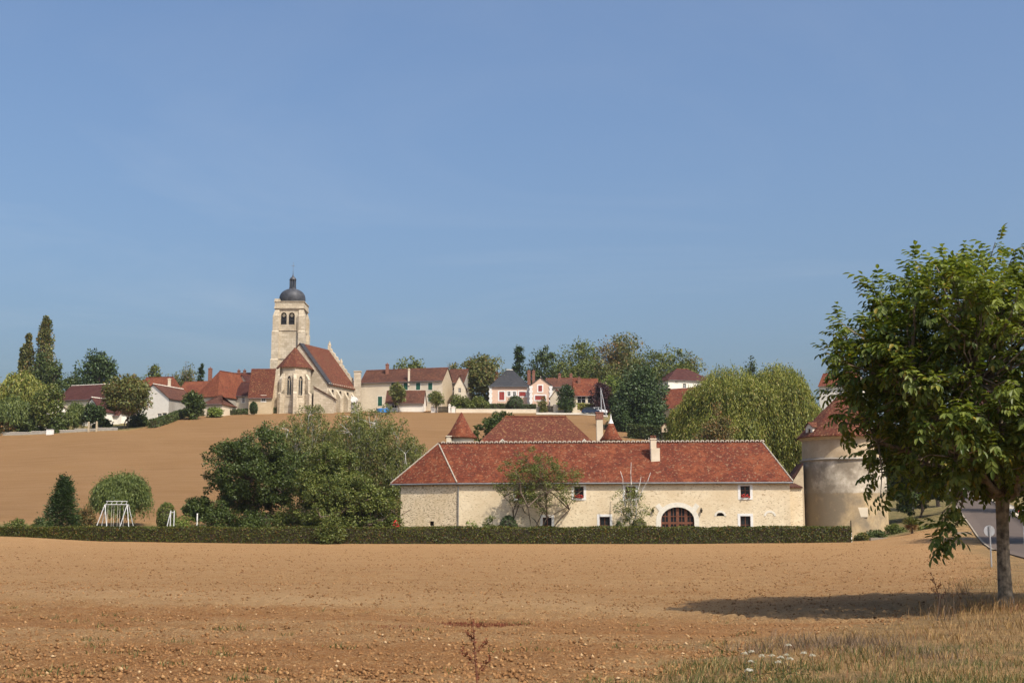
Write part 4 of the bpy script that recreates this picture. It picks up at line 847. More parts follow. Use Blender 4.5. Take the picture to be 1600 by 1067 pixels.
# ------------------------------------------------------------------ vegetation helpers
def unit(v): return v/np.maximum(np.linalg.norm(v, axis=-1, keepdims=True), 1e-9)
def leaf_geo(p, ax, nm, Ln, Wd, fold=.12):
    n = len(p); ax = unit(ax); sd = unit(np.cross(nm, ax)); up = np.cross(ax, sd)
    Ln = np.broadcast_to(np.asarray(Ln, float), (n,))[:, None]; Wd = np.broadcast_to(np.asarray(Wd, float), (n,))[:, None]
    m = p+ax*Ln*.45
    V = np.stack([p, m+sd*Wd*.5+up*Wd*fold, p+ax*Ln-up*Ln*.06, m-sd*Wd*.5+up*Wd*fold], 1).reshape(-1, 3)
    F = np.arange(n*4).reshape(n, 4); return V, F
def oval_geo(p, ax, nm, Ln, Wd, fold=.16):
    n = len(p); ax = unit(ax); sd = unit(np.cross(nm, ax)); up = np.cross(ax, sd); Ln = np.asarray(Ln)[:, None]; Wd = np.asarray(Wd)[:, None]
    a, b = p+ax*Ln*.28, p+ax*Ln*.68-up*Ln*.05; t = p+ax*Ln-up*Ln*.16
    V = np.stack([p, a+sd*Wd*.5+up*Wd*fold, b+sd*Wd*.42+up*Wd*fold, t, b-sd*Wd*.42+up*Wd*fold, a-sd*Wd*.5+up*Wd*fold], 1).reshape(-1, 3)
    i = np.arange(n)[:, None]*6; return V, np.vstack([np.hstack([i, i+1, i+2, i+3]), np.hstack([i, i+3, i+4, i+5])])
def crown_mesh(name, parts, mat, parent):
    V = []; F = []; b = 0
    for v, f in parts: V.append(v); F.append(f+b); b += len(v)
    o = np_mesh(name, np.vstack(V), np.vstack(F), mat, parent); o['kind'] = 'stuff'; return o
def rdir(rng, n): v = rng.normal(size=(n, 3)); return unit(v)
def blob_leaves(rng, c, rc, n, size, droop=.2, squash=.75, center=None):
    """leaves on the outer shell of clusters c (k,3) of radius rc (k,)"""
    k = len(c); i = rng.integers(0, k, n); d = rdir(rng, n); r = rc[i]*(.45+.62*rng.random(n)**.6)
    off = d*r[:, None]; off[:, 2] *= squash; p = c[i]+off
    ax = d*.7+rdir(rng, n)*.8; ax[:, 2] -= droop
    nm = d+rdir(rng, n)*.55+np.array([0, 0, .5])
    s = size*(.65+.7*rng.random(n)); return leaf_geo(p, ax, nm, s, s*.62)
def strand_leaves(rng, starts, outd, lengths, size, step, spread=.10, width=.24):
    """hanging strands: each start arches outwards then falls, with narrow leaves along it"""
    P_, A_ = [], []
    for s, o, ln in zip(starts, outd, lengths):
        m = max(3, int(ln/step)); t = np.linspace(0, 1, m)[:, None]
        sway = rng.normal(size=3)*.10*ln; sway[2] = 0
        pt = s+o*(ln*.20)*np.sqrt(t)+np.array([0, 0, -1])*ln*(t**1.25)+sway*t*t
        P_.append(pt+rng.normal(size=(m, 3))*spread); a = np.tile(np.array([[0, 0, -1.0]]), (m, 1))+o*.25+rng.normal(size=(m, 3))*.28; A_.append(a)
    p = np.vstack(P_); a = np.vstack(A_); n = len(p); nm = rdir(rng, n); nm[:, 2] *= .3
    s = size*(.7+.6*rng.random(n)); return leaf_geo(p, a, nm, s, s*width)
def limb(mb, a, b, r0, r1, rng, sag=.0, sides=6, n=4, wob=.06):
    a = np.array(a, float); b = np.array(b, float); ln = np.linalg.norm(b-a); pts = []
    for i in range(n+1):
        t = i/n; q = a+(b-a)*t
        if 0 < i < n: q = q+rng.normal(size=3)*ln*wob
        q[2] += sag*ln*math.sin(math.pi*t); pts.append(Vector(q))
    mb.tube(pts, [r0+(r1-r0)*i/n for i in range(n+1)], sides, cap=False); return [np.array(p) for p in pts]
DENS = {'round': 2.1, 'birch': 1.9, 'sparse': 2.0, 'poplar': 2.2, 'conifer': 1.7, 'willow': 1.25, 'bush': 1.7, 'ball': 1.5}
def tree(name, label, x, ytop, wpx, Y, kind='round', leaf='mid', bark='bark', seed=1, n=4000, size=.34, low=.22, group=None, cat='tree', base=None, asym=0.0, ncl=None, tr=None, stems=1, depthk=.9, ybase=None, X=None):
    rng = np.random.default_rng(seed); bx = PX(x, Y) if X is None else X; bz = H(bx, Y)-.05 if base is None else base
    if ybase is not None: bz = PZ(ybase, Y)
    Ht = PZ(ytop, Y)-bz; W = wpx*Y/FPX/2; root = empty(name, (bx, Y, bz), label, cat, group); B = np.array([bx, Y, bz]); tr = tr or max(.10, Ht*.022)
    bark_mb = MB(); parts = []; n = int(n*DENS.get(kind, 1.8)*(1.35 if Y < 200 and kind in ('round', 'birch') else 1)); size = size*(.92 if Y < 200 else 1.12)
    if kind in ('round', 'birch', 'sparse'):
        zc = low*Ht+(1-low)*Ht*.5; rz = (1-low)*Ht*.5; nl = 11 if n < 3000 else 15
        lob = [(np.array([0, 0, zc]), np.array([W*.62, W*.62*depthk, rz*.68]))]; ph = rng.random()*6.283
        for k in range(nl):
            h = 1-2*(k+.5)/nl; a = ph+2.39996*k; rr = math.sqrt(1-h*h); m_ = rng.uniform(.60, .74); s = rng.uniform(.30, .48)
            c = np.array([math.cos(a)*W*m_*rr+asym*W*.2*h, math.sin(a)*W*m_*rr*depthk, zc+h*rz*(m_+.02)]); lob.append((c, np.array([W*s, W*s*depthk, max(rz*s*.85, min(W*s, rz*.4))])))
        if Y > 200 and kind == 'round':      # far crowns: one full dome with bumps
            lob = [(np.array([0, 0, zc]), np.array([W*.93, W*.93*depthk, rz*.93]))]+lob[1::3]
        tops = []
        for st in range(stems):
            e = B+np.array([rng.normal()*W*.12*stems, rng.normal()*W*.12*stems, zc*.95]); s0 = B+np.array([rng.normal()*.18*(stems-1), rng.normal()*.18*(stems-1), -.1])
            tops.append(limb(bark_mb, s0, e, tr/math.sqrt(stems), tr*.45/math.sqrt(stems), rng, 0, 7, 5, .025))
        C_, RC = [], []
        for li, (c, r) in enumerate(lob):
            m = max(6, int((ncl or 90)*1.9*(r[0]*r[2])/(W*rz)/(1.5 if Y > 200 else 2.6))); d = rdir(rng, m); rad = .45+.55*rng.random(m)**.5; q = B+c+d*r*rad[:, None]
            C_.append(q); RC.append(np.full(m, 1.0)*(max(.35, min(.33*r.mean(), 1.9))*rng.uniform(.7, 1.25, m)))
            stem = tops[li % stems]; a = stem[2+li % 3] if li else stem[-2]
            nodes = limb(bark_mb, a, B+c+np.array([0, 0, -.1*r[2]]), tr*.42, tr*.14, rng, .05, 5, 3)
            for t in q[:: (2 if kind == 'round' else 1)]: limb(bark_mb, nodes[rng.integers(1, len(nodes))], t, tr*.13, tr*.04, rng, .03, 3, 2)
        C_ = np.vstack(C_); RC = np.concatenate(RC)
        if kind == 'birch':
            parts.append(blob_leaves(rng, C_, RC*.8, int(n*.34), size*.9, .5))
            ns = int(n*.80/7); i = rng.integers(0, len(C_), ns); d = rdir(rng, ns); d[:, 2] = np.abs(d[:, 2])*.3; st = C_[i]+d*RC[i][:, None]*.8
            parts.append(strand_leaves(rng, st, d, rng.uniform(.10, .24, ns)*Ht*.8, size*.95, Ht*.8*.17/7, .12, .40))
        else: parts.append(blob_leaves(rng, C_, RC, n, size, .25))
    elif kind == 'willow':
        zt = Ht; limb(bark_mb, B-np.array([0, 0, .1]), B+np.array([0, 0, Ht*.5]), tr, tr*.6, rng, 0, 8, 4, .03); st, od, ln = [], [], []
        hubs = [(np.array([0, 0, Ht*.76]), W*.55)]
        for k in range(8):
            a = 2*math.pi*(k+.5*rng.random())/8; rr = rng.uniform(.38, .62); hubs.append((np.array([math.cos(a)*W*rr, math.sin(a)*W*rr*depthk, Ht*rng.uniform(.50, .80)*(1-.12*rr)]), W*rng.uniform(.30, .42)))
        for c, r in hubs:
            limb(bark_mb, B+np.array([0, 0, Ht*.42]), B+c+np.array([0, 0, r*.3]), tr*.5, tr*.1, rng, .12, 5, 4)
            m = max(12, int(n/16*(r/W)**1.6)); d = rdir(rng, m); d[:, 2] = np.abs(d[:, 2]); rad = (.55+.45*rng.random(m))[:, None]
            zcap = np.minimum(r*1.0, Ht-c[2]); q = c+d*np.array([r, r, zcap])*rad; q[:, 2] = np.minimum(q[:, 2], Ht*(.97+.03*rng.random(m)))
            st.append(B+q); o = d.copy(); o[:, 2] = 0; o = unit(o+rng.normal(size=(m, 3))*.2*np.array([1, 1, 0])); od.append(o); ln.append(np.minimum(q[:, 2]*.92, rng.uniform(.16, .42, m)*Ht))
        st, od, ln = np.vstack(st), np.vstack(od), np.concatenate(ln)
        parts.append(strand_leaves(rng, st, od, ln, size, max(.16, Ht*.017), .10, .26))
        m = int(n*.12); i = rng.integers(0, len(st), m); parts.append(leaf_geo(st[i]+rng.normal(size=(m, 3))*.25, rdir(rng, m)+np.array([0, 0, .2]), rdir(rng, m), size*.9, size*.3))
    elif kind == 'conifer':
        limb(bark_mb, B-np.array([0, 0, .1]), B+np.array([0, 0, Ht*.97]), tr, .03, rng, 0, 6, 5, .008); m = ncl or 130; t = np.sort(rng.random(m))**.85; a = rng.random(m)*6.283
        prof = lambda q: np.where(q < .12, .72+q*2.3, 1-(q-.12)/.88*.97)
        rad = W*prof(t)*rng.uniform(.72, 1.05, m); tip = np.stack([np.cos(a)*rad, np.sin(a)*rad, (low+(1-low)*t)*Ht-.10*rad], 1)+B
        for q, tt in zip(tip, t): limb(bark_mb, B+np.array([0, 0, q[2]-B[2]+.08*Ht*(1-tt)]), q, .05, .015, rng, 0, 3, 2, .02)
        k = n; i = rng.integers(0, m, k); f = .25+.75*rng.random(k)**.6; ctr = np.stack([np.full(k, bx), np.full(k, Y), tip[i][:, 2]+.10*rad[i]], 1)
        p = ctr+(tip[i]-ctr)*f[:, None]+rng.normal(size=(k, 3))*np.minimum(.09*W+.1, .5)*np.array([1, 1, .8]); o = tip[i]-ctr; o[:, 2] = 0; o = unit(o)
        s = size*(.7+.6*rng.random(k)); parts.append(leaf_geo(p, o+rdir(rng, k)*.55+np.array([0, 0, .25]), rdir(rng, k)+np.array([0, 0, .8]), s, s*.42))
    elif kind == 'poplar':
        limb(bark_mb, B-np.array([0, 0, .1]), B+np.array([0, 0, Ht*.9]), tr, .05, rng, 0, 6, 6, .01); m = ncl or 150; t = low+(1-low)*rng.random(m); prof = np.sin(np.clip((t-low)/(1-low), 0, 1)**.75*math.pi*.93+.12); a = rng.random(m)*6.283
        r = W*.78*prof*np.sqrt(rng.random(m)); C_ = B+np.stack([np.cos(a)*r, np.sin(a)*r, t*Ht], 1); RC = W*rng.uniform(.28, .45, m)*(.5+.5*prof)
        for q in C_[::2]: limb(bark_mb, B+np.array([0, 0, max(.1*Ht, (q[2]-B[2])-.14*Ht)]), q, .07, .02, rng, 0, 3, 2)
        v = blob_leaves(rng, C_, RC, n, size, -.5, 1.9); parts.append(v)
    elif kind == 'bush':
        m = ncl or 26; d = rdir(rng, m); d[:, 2] = np.abs(d[:, 2]); C_ = B+d*np.array([W*.75, W*.75*depthk, Ht*.78])*(rng.random((m, 1))**.35)+np.array([0, 0, .08*Ht]); RC = np.full(m, max(.16, .30*min(W, Ht)))
        for q in C_: limb(bark_mb, B+rng.normal(size=3)*np.array([.1*W, .1*W, 0])-np.array([0, 0, .05]), q, .04, .012, rng, .03, 3, 3)
        parts.append(blob_leaves(rng, C_, RC, n, size, .1))
    elif kind == 'ball':
        d = rdir(rng, n); d[:, 2] = np.where(d[:, 2] < -.75, -d[:, 2], d[:, 2]); c = B+np.array([0, 0, Ht*.5]); p = c+d*np.array([W, W, Ht*.5])*(.86+.14*rng.random((n, 1)))
        limb(bark_mb, B-np.array([0, 0, .1]), B+np.array([0, 0, Ht*.6]), tr, tr*.5, rng, 0, 5, 2, .01); parts.append(leaf_geo(p, rdir(rng, n)+d*.4, d+rdir(rng, n)*.4, size, size*.6))
        q = MB(); q.lathe(tuple(c), [(W*.5, c[2]-Ht*.42), (W*.84, c[2]-Ht*.2), (W*.84, c[2]+Ht*.15), (W*.5, c[2]+Ht*.38), (0, c[2]+Ht*.42)], 10); q.build('inner_twigs', M['darkwood'], root)
    bark_mb.build('trunk', M[bark], root); crown_mesh('crown', parts, L[leaf], root); return root
def hedge(name, label, pts, hgt, thick, n, size, leaf='hedge', ztop=None, group=None, wav=.06, base=None):
    """clipped hedge along world points (x, y); straight-sided twig core with leaves on every face"""
    rng = np.random.default_rng(int(abs(pts[0][0])*13+len(pts)*7+3)); p = np.array(pts, float); seg = np.linalg.norm(np.diff(p, axis=0), axis=1); tot = seg.sum(); cum = np.concatenate([[0], np.cumsum(seg)])
    root = empty(name, (p[:, 0].mean(), p[:, 1].mean(), H(p[:, 0].mean(), p[:, 1].mean())), label, 'hedge', group)
    def at(s): x = np.interp(s, cum, p[:, 0]); y = np.interp(s, cum, p[:, 1]); return x, y
    def zz(s):
        x, y = at(s); z0 = HH(x, y); z1 = (z0+hgt if ztop is None else np.interp(s, [0, tot], ztop))+(vnoise(s, s*0, .5)-.5)*2*wav; return x, y, z0, z1
    m = max(2, int(tot/1.0)); S_ = np.linspace(0, tot, m+1); core = MB(); q = []
    for s in S_:
        x, y, z0, z1 = zz(np.array([s])); e = .05; (xa, ya), (xb, yb) = at(max(0, s-e)), at(min(tot, s+e)); t = np.array([xb-xa, yb-ya]); t = t/np.linalg.norm(t); nn = np.array([t[1], -t[0]])*(thick/2-.08)
        q.append([(float(x[0]+k*nn[0]), float(y[0]+k*nn[1]), float(z)) for k, z in ((1, z0[0]-.2), (1, z1[0]-.10), (-1, z1[0]-.10), (-1, z0[0]-.2))])
    for a, b in zip(q[:-1], q[1:]):
        for i in range(3): core.face([a[i], b[i], b[i+1], a[i+1]])
    core.face(q[0][::-1]); core.face(q[-1]); core.build('twigs', M['darkwood'], root)
    s = rng.random(n)*tot; x, y, z0, z1 = zz(s); xa, ya = at(np.maximum(0, s-.05)); xb, yb = at(np.minimum(tot, s+.05)); t = unit(np.stack([xb-xa, yb-ya, 0*xa], 1)); nn = np.stack([t[:, 1], -t[:, 0], 0*xa], 1)
    ht = (z1-z0); u = rng.random(n)*(2*hgt+thick)       # front face, top, back face
    f = u < hgt; bk = u > hgt+thick; k = np.where(f, 1.0, np.where(bk, -1.0, 1-2*(u-hgt)/thick)); zq = np.where(f, u/hgt, np.where(bk, (u-hgt-thick)/hgt, 1.0))
    d = nn*np.where(f | bk, k, 0)[:, None]+np.array([0, 0, 1.0])*np.where(f | bk, 0, 1)[:, None]
    pos_ = np.stack([x, y, z0+zq*ht], 1)+nn*(k*thick/2)[:, None]-d*(.16*rng.random(n)**1.5)[:, None]+d*.03
    ax = rdir(rng, n)+d*.5+np.array([0, 0, .3]); sz = size*(.65+.7*rng.random(n)); o = crown_mesh('foliage', [leaf_geo(pos_, ax, d+rdir(rng, n)*.6, sz, sz*.62)], L[leaf], root)
    for e_, s_ in ((0.0, -1), (tot, 1)):      # leafy ends
        m = max(120, int(n*hgt/(2*hgt+thick)*thick/tot*1.3)); x, y, z0, z1 = zz(np.array([e_])); (xa, ya), (xb, yb) = at(max(0, e_-.05)), at(min(tot, e_+.05)); t = unit(np.array([[xb-xa, yb-ya, 0.0]]))[0]; nv = np.array([t[1], -t[0], 0]); d = np.tile(t*s_, (m, 1))
        pe = np.array([x[0], y[0], z0[0]])+nv*((rng.random(m)-.5)*thick)[:, None]+np.array([0, 0, 1.0])*(rng.random(m)*(z1[0]-z0[0]))[:, None]+d*(.05-.12*rng.random(m))[:, None]; sz = size*(.65+.7*rng.random(m))
        crown_mesh('end_foliage', [leaf_geo(pe, rdir(rng, m)+d*.5, d+rdir(rng, m)*.6, sz, sz*.62)], L[leaf], root)
    return root
# ------------------------------------------------------------------ the walnut tree by the road
def build_walnut():
    rng = np.random.default_rng(42); Y = 27.6; bx = PX(1571, Y, 930); bz = H(bx, Y)-.06; B = np.array([bx, Y, bz])
    root = empty('walnut_tree', tuple(B), 'large walnut tree with drooping compound leaves on the dry roadside verge', 'tree')
    mb = MB(); tp = [B+np.array(v) for v in ((.02, 0, -.15), (0, 0, .35), (.0, 0, 1.0), (.03, .02, 1.8), (.06, 0, 2.45))]
    mb.tube([Vector(p) for p in tp], [.21, .15, .132, .13, .155], 12, cap=False); fork = tp[-1]
    ctr = B+np.array([.30, 0, 4.75]); ax3 = np.array([3.95, 3.9, 3.0]); tips = []
    mains = []
    for k, (az, el, ln) in enumerate(((178, 22, 2.8), (150, 48, 3.2), (90, 55, 3.2), (30, 40, 2.9), (-5, 20, 2.8), (-60, 40, 2.9), (-120, 45, 3.0), (205, 40, 3.0), (100, 84, 3.3), (-90, 15, 2.4), (60, 18, 2.4), (230, 12, 2.6))):
        d = np.array([math.cos(R(az))*math.cos(R(el)), math.sin(R(az))*math.cos(R(el)), math.sin(R(el))]); nodes = limb(mb, fork-np.array([0, 0, .25*rng.random()]), fork+d*ln, .10 if k < 8 else .085, .045, rng, .05, 7, 5, .03); mains.append(nodes)
    M_ = 800; d = rdir(rng, M_*3); rad = .42+.60*rng.random(M_*3)**.55; q = ctr+d*ax3*rad[:, None]
    # uneven outline: lobes and hollows, long low skirts towards the field
    lob = vnoise(np.arctan2(d[:, 1], d[:, 0])*1.3+5, d[:, 2]*2.2+9, 1.2); keep = rad < .74+.42*lob; q = q[keep]; lim = np.interp(q[:, 2]-bz, [2.4, 3.0, 3.6, 4.2, 5.0, 5.8, 6.5, 7.2, 8], [2.3, 2.5, 2.75, 3.15, 3.4, 3.4, 2.8, 2.1, 1.2]); q = q[q[:, 0]-bx > -lim*rng.uniform(.9, 1.06, len(q))]; q = q[q[:, 2]-bz > 2.45+.5*rng.random(len(q))][:M_]
    q[:, 2] = np.where((q[:, 2]-bz < 2.3) & (q[:, 0] > bx-1.0) & (np.abs(q[:, 1]-Y) < 2.5), q[:, 2]+1.0, q[:, 2])
    ex = np.array([[-2.7, -.5, 2.35], [-2.75, .3, 2.7], [-1.75, -1.0, 1.6], [-1.6, -.8, 1.25], [-1.4, -1.1, 2.0], [-3.4, .2, 4.6], [-3.5, 0, 4.1], [-3.45, -.4, 5.2], [-3.55, .3, 5.5], [-3.0, .5, 3.9], [-3.3, -.5, 4.4], [-3.4, -.2, 4.9], [-3.2, .1, 5.6], [-3.4, -.3, 6.1], [-2.9, 0, 3.3], [-2.6, -.2, 7.0], [-3.3, .3, 5.9], [-1.5, .3, 7.55], [.2, 0, 7.9], [-2.3, -.6, 2.5], [-1.5, -.9, 1.5], [.15, -.5, 2.35], [.3, -.7, 2.0]]); q = np.vstack([q, B+ex])
    allm = np.vstack([n[2:] for n in mains])
    for t in q:
        j = np.argmin(np.linalg.norm(allm-t, axis=1)+.25*np.maximum(0, allm[:, 2]-t[2])); limb(mb, allm[j], t, .026, .008, rng, .06, 4, 3, .05)
    mb.build('trunk', M['bark_walnut'], root, weld=False)
    # pinnate leaves: rachis direction outwards, leaflets in pairs that hang
    def leaf_template(r, k):
        P_, A_, N_, S_ = [], [], [], []
        ln = .30+.08*r.random(); pairs = 3
        for i in range(pairs):
            x = ln*(.30+.62*i/(pairs-.5))
            for sgn in (-1, 1): P_.append((x, 0, -.35*x*x)); A_.append((.55+.25*r.random(), sgn*(.75+.2*r.random()), -.55-.5*r.random())); N_.append((.1, sgn*-.25, 1)); S_.append(.112+.018*i+.022*r.random())
        P_.append((ln, 0, -.35*ln*ln)); A_.append((1, 0, -.7)); N_.append((.5, 0, 1)); S_.append(.155)
        return [np.array(v, float) for v in (P_, A_, N_, S_)]
    temps = [leaf_template(np.random.default_rng(k), k) for k in range(6)]
    OUT = []; CL = []
    for t in q:
        o = unit(t-ctr+np.array([0, 0, .8])); m = int(rng.integers(8, 12))
        for i in range(m):
            dr = unit(o*.55+rdir(rng, 1)[0]*.9+np.array([0, 0, .15])); st = t-o*rng.random()*.35+rng.normal(size=3)*.05; OUT.append(dr); CL.append(st)
    OUT = np.array(OUT); CL = np.array(CL); n = len(OUT); dist = CL[:, 1]-.25*np.linalg.norm(CL-ctr, axis=1); order = np.argsort(dist); near = set(order[:260].tolist())
    Vs, Fs, b = [], [], 0; proto = {}
    def build_leaf(k, scale=1.0):
        P_, A_, N_, S_ = temps[k]; v, f = oval_geo(P_*scale, A_, N_, S_*scale, S_*scale*.44)
        # a bent blade: split each leaflet into a two-quad strip
        return v, f
    for i in range(n):
        dx = OUT[i]; sd = np.cross([0, 0, 1.0], dx); sd = sd/max(1e-6, np.linalg.norm(sd)); up = np.cross(dx, sd); Rm = np.stack([dx, sd, up], 1); k = i % 6; sc = .85+.4*rng.random()
        if i in near:
            if k not in proto:
                v, f = build_leaf(k); me = bpy.data.meshes.new('leaf'); me.from_pydata(v.tolist(), [], f.tolist()); me.materials.append(L['walnut']); proto[k] = me
            o = bpy.data.objects.new('leaf', proto[k]); COL.objects.link(o); o.parent = root; o.matrix_local = Matrix.Translation(Vector(CL[i]-B)) @ Matrix(Rm.tolist()).to_4x4() @ Matrix.Scale(sc, 4)
        else:
            v, f = build_leaf(k, sc); Vs.append(v @ Rm.T+CL[i]); Fs.append(f+b); b += len(v)
    cr = np_mesh('crown', np.vstack(Vs), np.vstack(Fs), L['walnut'], root); cr['kind'] = 'stuff'
build_walnut()
# ------------------------------------------------------------------ trees around the farm
tree('robinia_tree', 'dark feathery tree at the left end of the farm garden', 398, 664, 172, 141, 'round', 'dark', seed=3, n=15000, size=.26, low=.06, ncl=170)
tree('weeping_birch', 'tall weeping birch with pale limbs left of the leafy birch clump', 478, 622, 120, 152, 'birch', 'birch', 'bark_birch', 5, 11000, .26, .12, ncl=120, group='birches beside the barn')
tree('weeping_birch', 'tallest weeping birch with white limbs below the farmhouse', 565, 616, 130, 150, 'birch', 'birch', 'bark_birch', 6, 12000, .26, .12, ncl=120, group='birches beside the barn')
tree('weeping_birch', 'lower weeping birch with hanging strands against the barn roof hip', 632, 660, 100, 148, 'birch', 'birch', 'bark_birch', 7, 9000, .24, .08, ncl=110, group='birches beside the barn')
tree('garden_tree', 'dense green rounded tree between robinia and weeping birches', 520, 690, 120, 137, 'round', 'mid', seed=8, n=10000, size=.25, low=.05, ncl=130)
for i, (x, yt, w, Y, lf, lb) in enumerate(((345, 776, 70, 137, 'dark', 'dark undergrowth at the left foot of the robinia'), (405, 782, 80, 137.5, 'dark', 'dark undergrowth below the robinia trunk'), (455, 770, 80, 138, 'mid', 'green undergrowth between robinia and garden tree'), (606, 772, 50, 140, 'mid', 'green undergrowth at the barn end wall'), (640, 745, 60, 146, 'birch', 'feathery undergrowth behind the barn hip'))):
    tree('undergrowth', lb, x, yt, w, Y, 'bush', lf, seed=70+i, n=2600, size=.22, cat='shrub')
tree('hazel_bush', 'broad hazel bush spilling over the clipped hedge', 548, 738, 165, 129.5, 'round', 'mid', seed=9, n=12000, size=.24, low=.0, ncl=150, stems=4, cat='bush', depthk=.5)
tree('hazel_bush', 'arching hazel branch clump hanging in front of the hedge face', 520, 800, 62, 124.6, 'bush', 'mid', seed=10, n=1800, size=.2, cat='bush', depthk=.5)
tree('dark_shrub', 'small dark clipped umbrella-shaped tree near the white posts', 312, 776, 46, 140, 'round', 'dark', seed=11, n=2600, size=.22, low=.35, ncl=50, cat='shrub')
tree('round_shrub', 'round green garden shrub beside the white posts', 264, 785, 30, 140, 'ball', 'mid', seed=12, n=1500, size=.2, cat='shrub')
tree('weeping_willow', 'small dense weeping willow behind the white swing frame', 194, 736, 108, 146, 'willow', 'willow_green', seed=13, n=15000, size=.36, tr=.25)
tree('garden_conifer', 'dense conical conifer beside the swing frame', 103, 749, 66, 139, 'conifer', 'conifer', seed=14, n=9000, size=.26, low=.02, ncl=260)
tree('brown_shrub', 'reddish brown shrub between conifer and swing frame', 136, 783, 44, 141, 'bush', 'brown', seed=15, n=1500, size=.2, cat='shrub')
tree('garden_bush', 'loose green bush behind the hedge at the field corner', 30, 808, 60, 134, 'bush', 'mid', seed=16, n=1500, size=.2, cat='shrub')
tree('garden_bush', 'low green bush left of the conical conifer', 68, 808, 40, 136, 'bush', 'hedge_green', seed=17, n=1200, size=.2, cat='shrub')
tree('garden_bush', 'light green bush in the garden right of the white posts', 290, 800, 50, 139, 'bush', 'lime', seed=18, n=1400, size=.2, cat='shrub')
tree('multi_stem_tree', 'airy multi-stemmed tree in front of the barn wall', 840, 704, 132, 131, 'sparse', 'mid', 'bark', 19, 6500, .16, .34, ncl=110, stems=6, tr=.17, depthk=.6)
tree('bare_birch', 'half-dead birch with bare pale tips before the barn door', 984, 752, 62, 131, 'sparse', 'birch', 'bark_birch', 20, 1500, .17, .12, ncl=45, stems=2, tr=.10, depthk=.6)
q = MB(); rng_ = np.random.default_rng(4); bxx = PX(986, 131)
br_root = [o for o in bpy.data.objects if o.name.startswith('bare_birch')][0]
for ex_, ez_, x0_ in ((986, 722, 984), (969, 736, 976), (1016, 738, 992), (1001, 745, 990)):
    limb(q, (PX(x0_, 131), 131, PZ(790, 131)), (PX(ex_, 131), 131, PZ(ez_, 131)), .075, .03, rng_, 0, 6, 4, .015)
q.build('bare_limb', M['bark_birch'], br_root)
tree('topiary_ball', 'dark green topiary ball against the barn wall', 794.5, 805, 29, 130.5, 'ball', 'conifer', seed=21, n=1300, size=.16, cat='shrub')
tree('leafy_shrub', 'bright green leafy shrub at the barn corner', 742, 811, 54, 130.5, 'bush', 'lime', seed=22, n=1300, size=.2, cat='shrub')
tree('leafy_shrub', 'dark shrub with upright shoots beside the topiary ball', 767, 800, 32, 130.8, 'bush', 'mid', seed=23, n=1000, size=.2, cat='shrub')
tree('mound_shrub', 'low rounded olive shrub under the half-dead birch', 996, 811, 30, 130.3, 'ball', 'hedge', seed=24, n=800, size=.16, cat='shrub')
tree('mound_shrub', 'tiny clipped dark shrub beside the barn doorway', 964, 814, 9, 130.3, 'ball', 'conifer', seed=25, n=300, size=.14, cat='shrub')
tree('great_willow', 'huge yellow-green weeping willow towering nearest the dovecote', 1218, 553, 158, 181, 'willow', 'willow', seed=26, n=52000, size=.46, tr=.6)
tree('great_willow', 'broad yellow-green weeping willow behind the barn ridge', 1142, 569, 196, 179, 'willow', 'willow', seed=61, n=54000, size=.46, tr=.5)
tree('willow_side_tree', 'lower weeping willow beside the hutch and the vegetable rows', 1078, 612, 76, 196, 'willow', 'willow', seed=27, n=14000, size=.46, tr=.3)
tree('dull_bush', 'brownish loose bush in front of the great willow', 1118, 636, 84, 168, 'round', 'brown', seed=28, n=4000, size=.3, low=.05, cat='bush')
tree('dark_tree', 'dark leafy tree standing right of the dovecote', 1432, 676, 118, 152, 'round', 'dark', seed=29, n=9000, size=.3, low=.03, ncl=120)
tree('dark_tree', 'dark tree behind the walnut low branches', 1462, 640, 80, 172, 'round', 'dark', seed=30, n=6000, size=.34, low=.08)
tree('fig_tree', 'spreading fig-like tree behind the manor roof', 778, 641, 84, 186, 'round', 'dark', seed=31, n=4500, size=.34, low=.3, ncl=70)
tree('roadside_tree', 'shady tree beyond the walnut trunk overhanging the road', 1668, 560, 230, 104, 'round', 'dark', seed=32, n=9000, size=.34, low=.16, ncl=120)
tree('road_tree', 'slender tree at the far verge of the road', 1556, 620, 90, 190, 'round', 'mid', seed=33, n=3500, size=.36, low=.3)
tree('road_tree', 'tall tree on the far verge behind the round warning sign', 1640, 600, 150, 150, 'round', 'dark', seed=34, n=6000, size=.36, low=.2)
# shrubs at the foot of the dovecote
for i, (x, yt, w, Y, lf, lb) in enumerate(((1362, 826, 44, 131, 'hedge_green', 'low green shrub at the foot of the dovecote'), (1392, 818, 40, 133, 'mid', 'rounded shrub right of the dovecote foot'), (1448, 822, 46, 130, 'mid', 'shrub by the kerb beneath the walnut branch'), (1474, 836, 30, 126, 'brown', 'dry shrub at the end of the pale kerb'), (1342, 832, 26, 129, 'olive', 'small tufted shrub at the hedge end'))):
    tree('foot_shrub', lb, x, yt, w, Y, 'bush', lf, seed=40+i, n=1100, size=.2, cat='shrub')
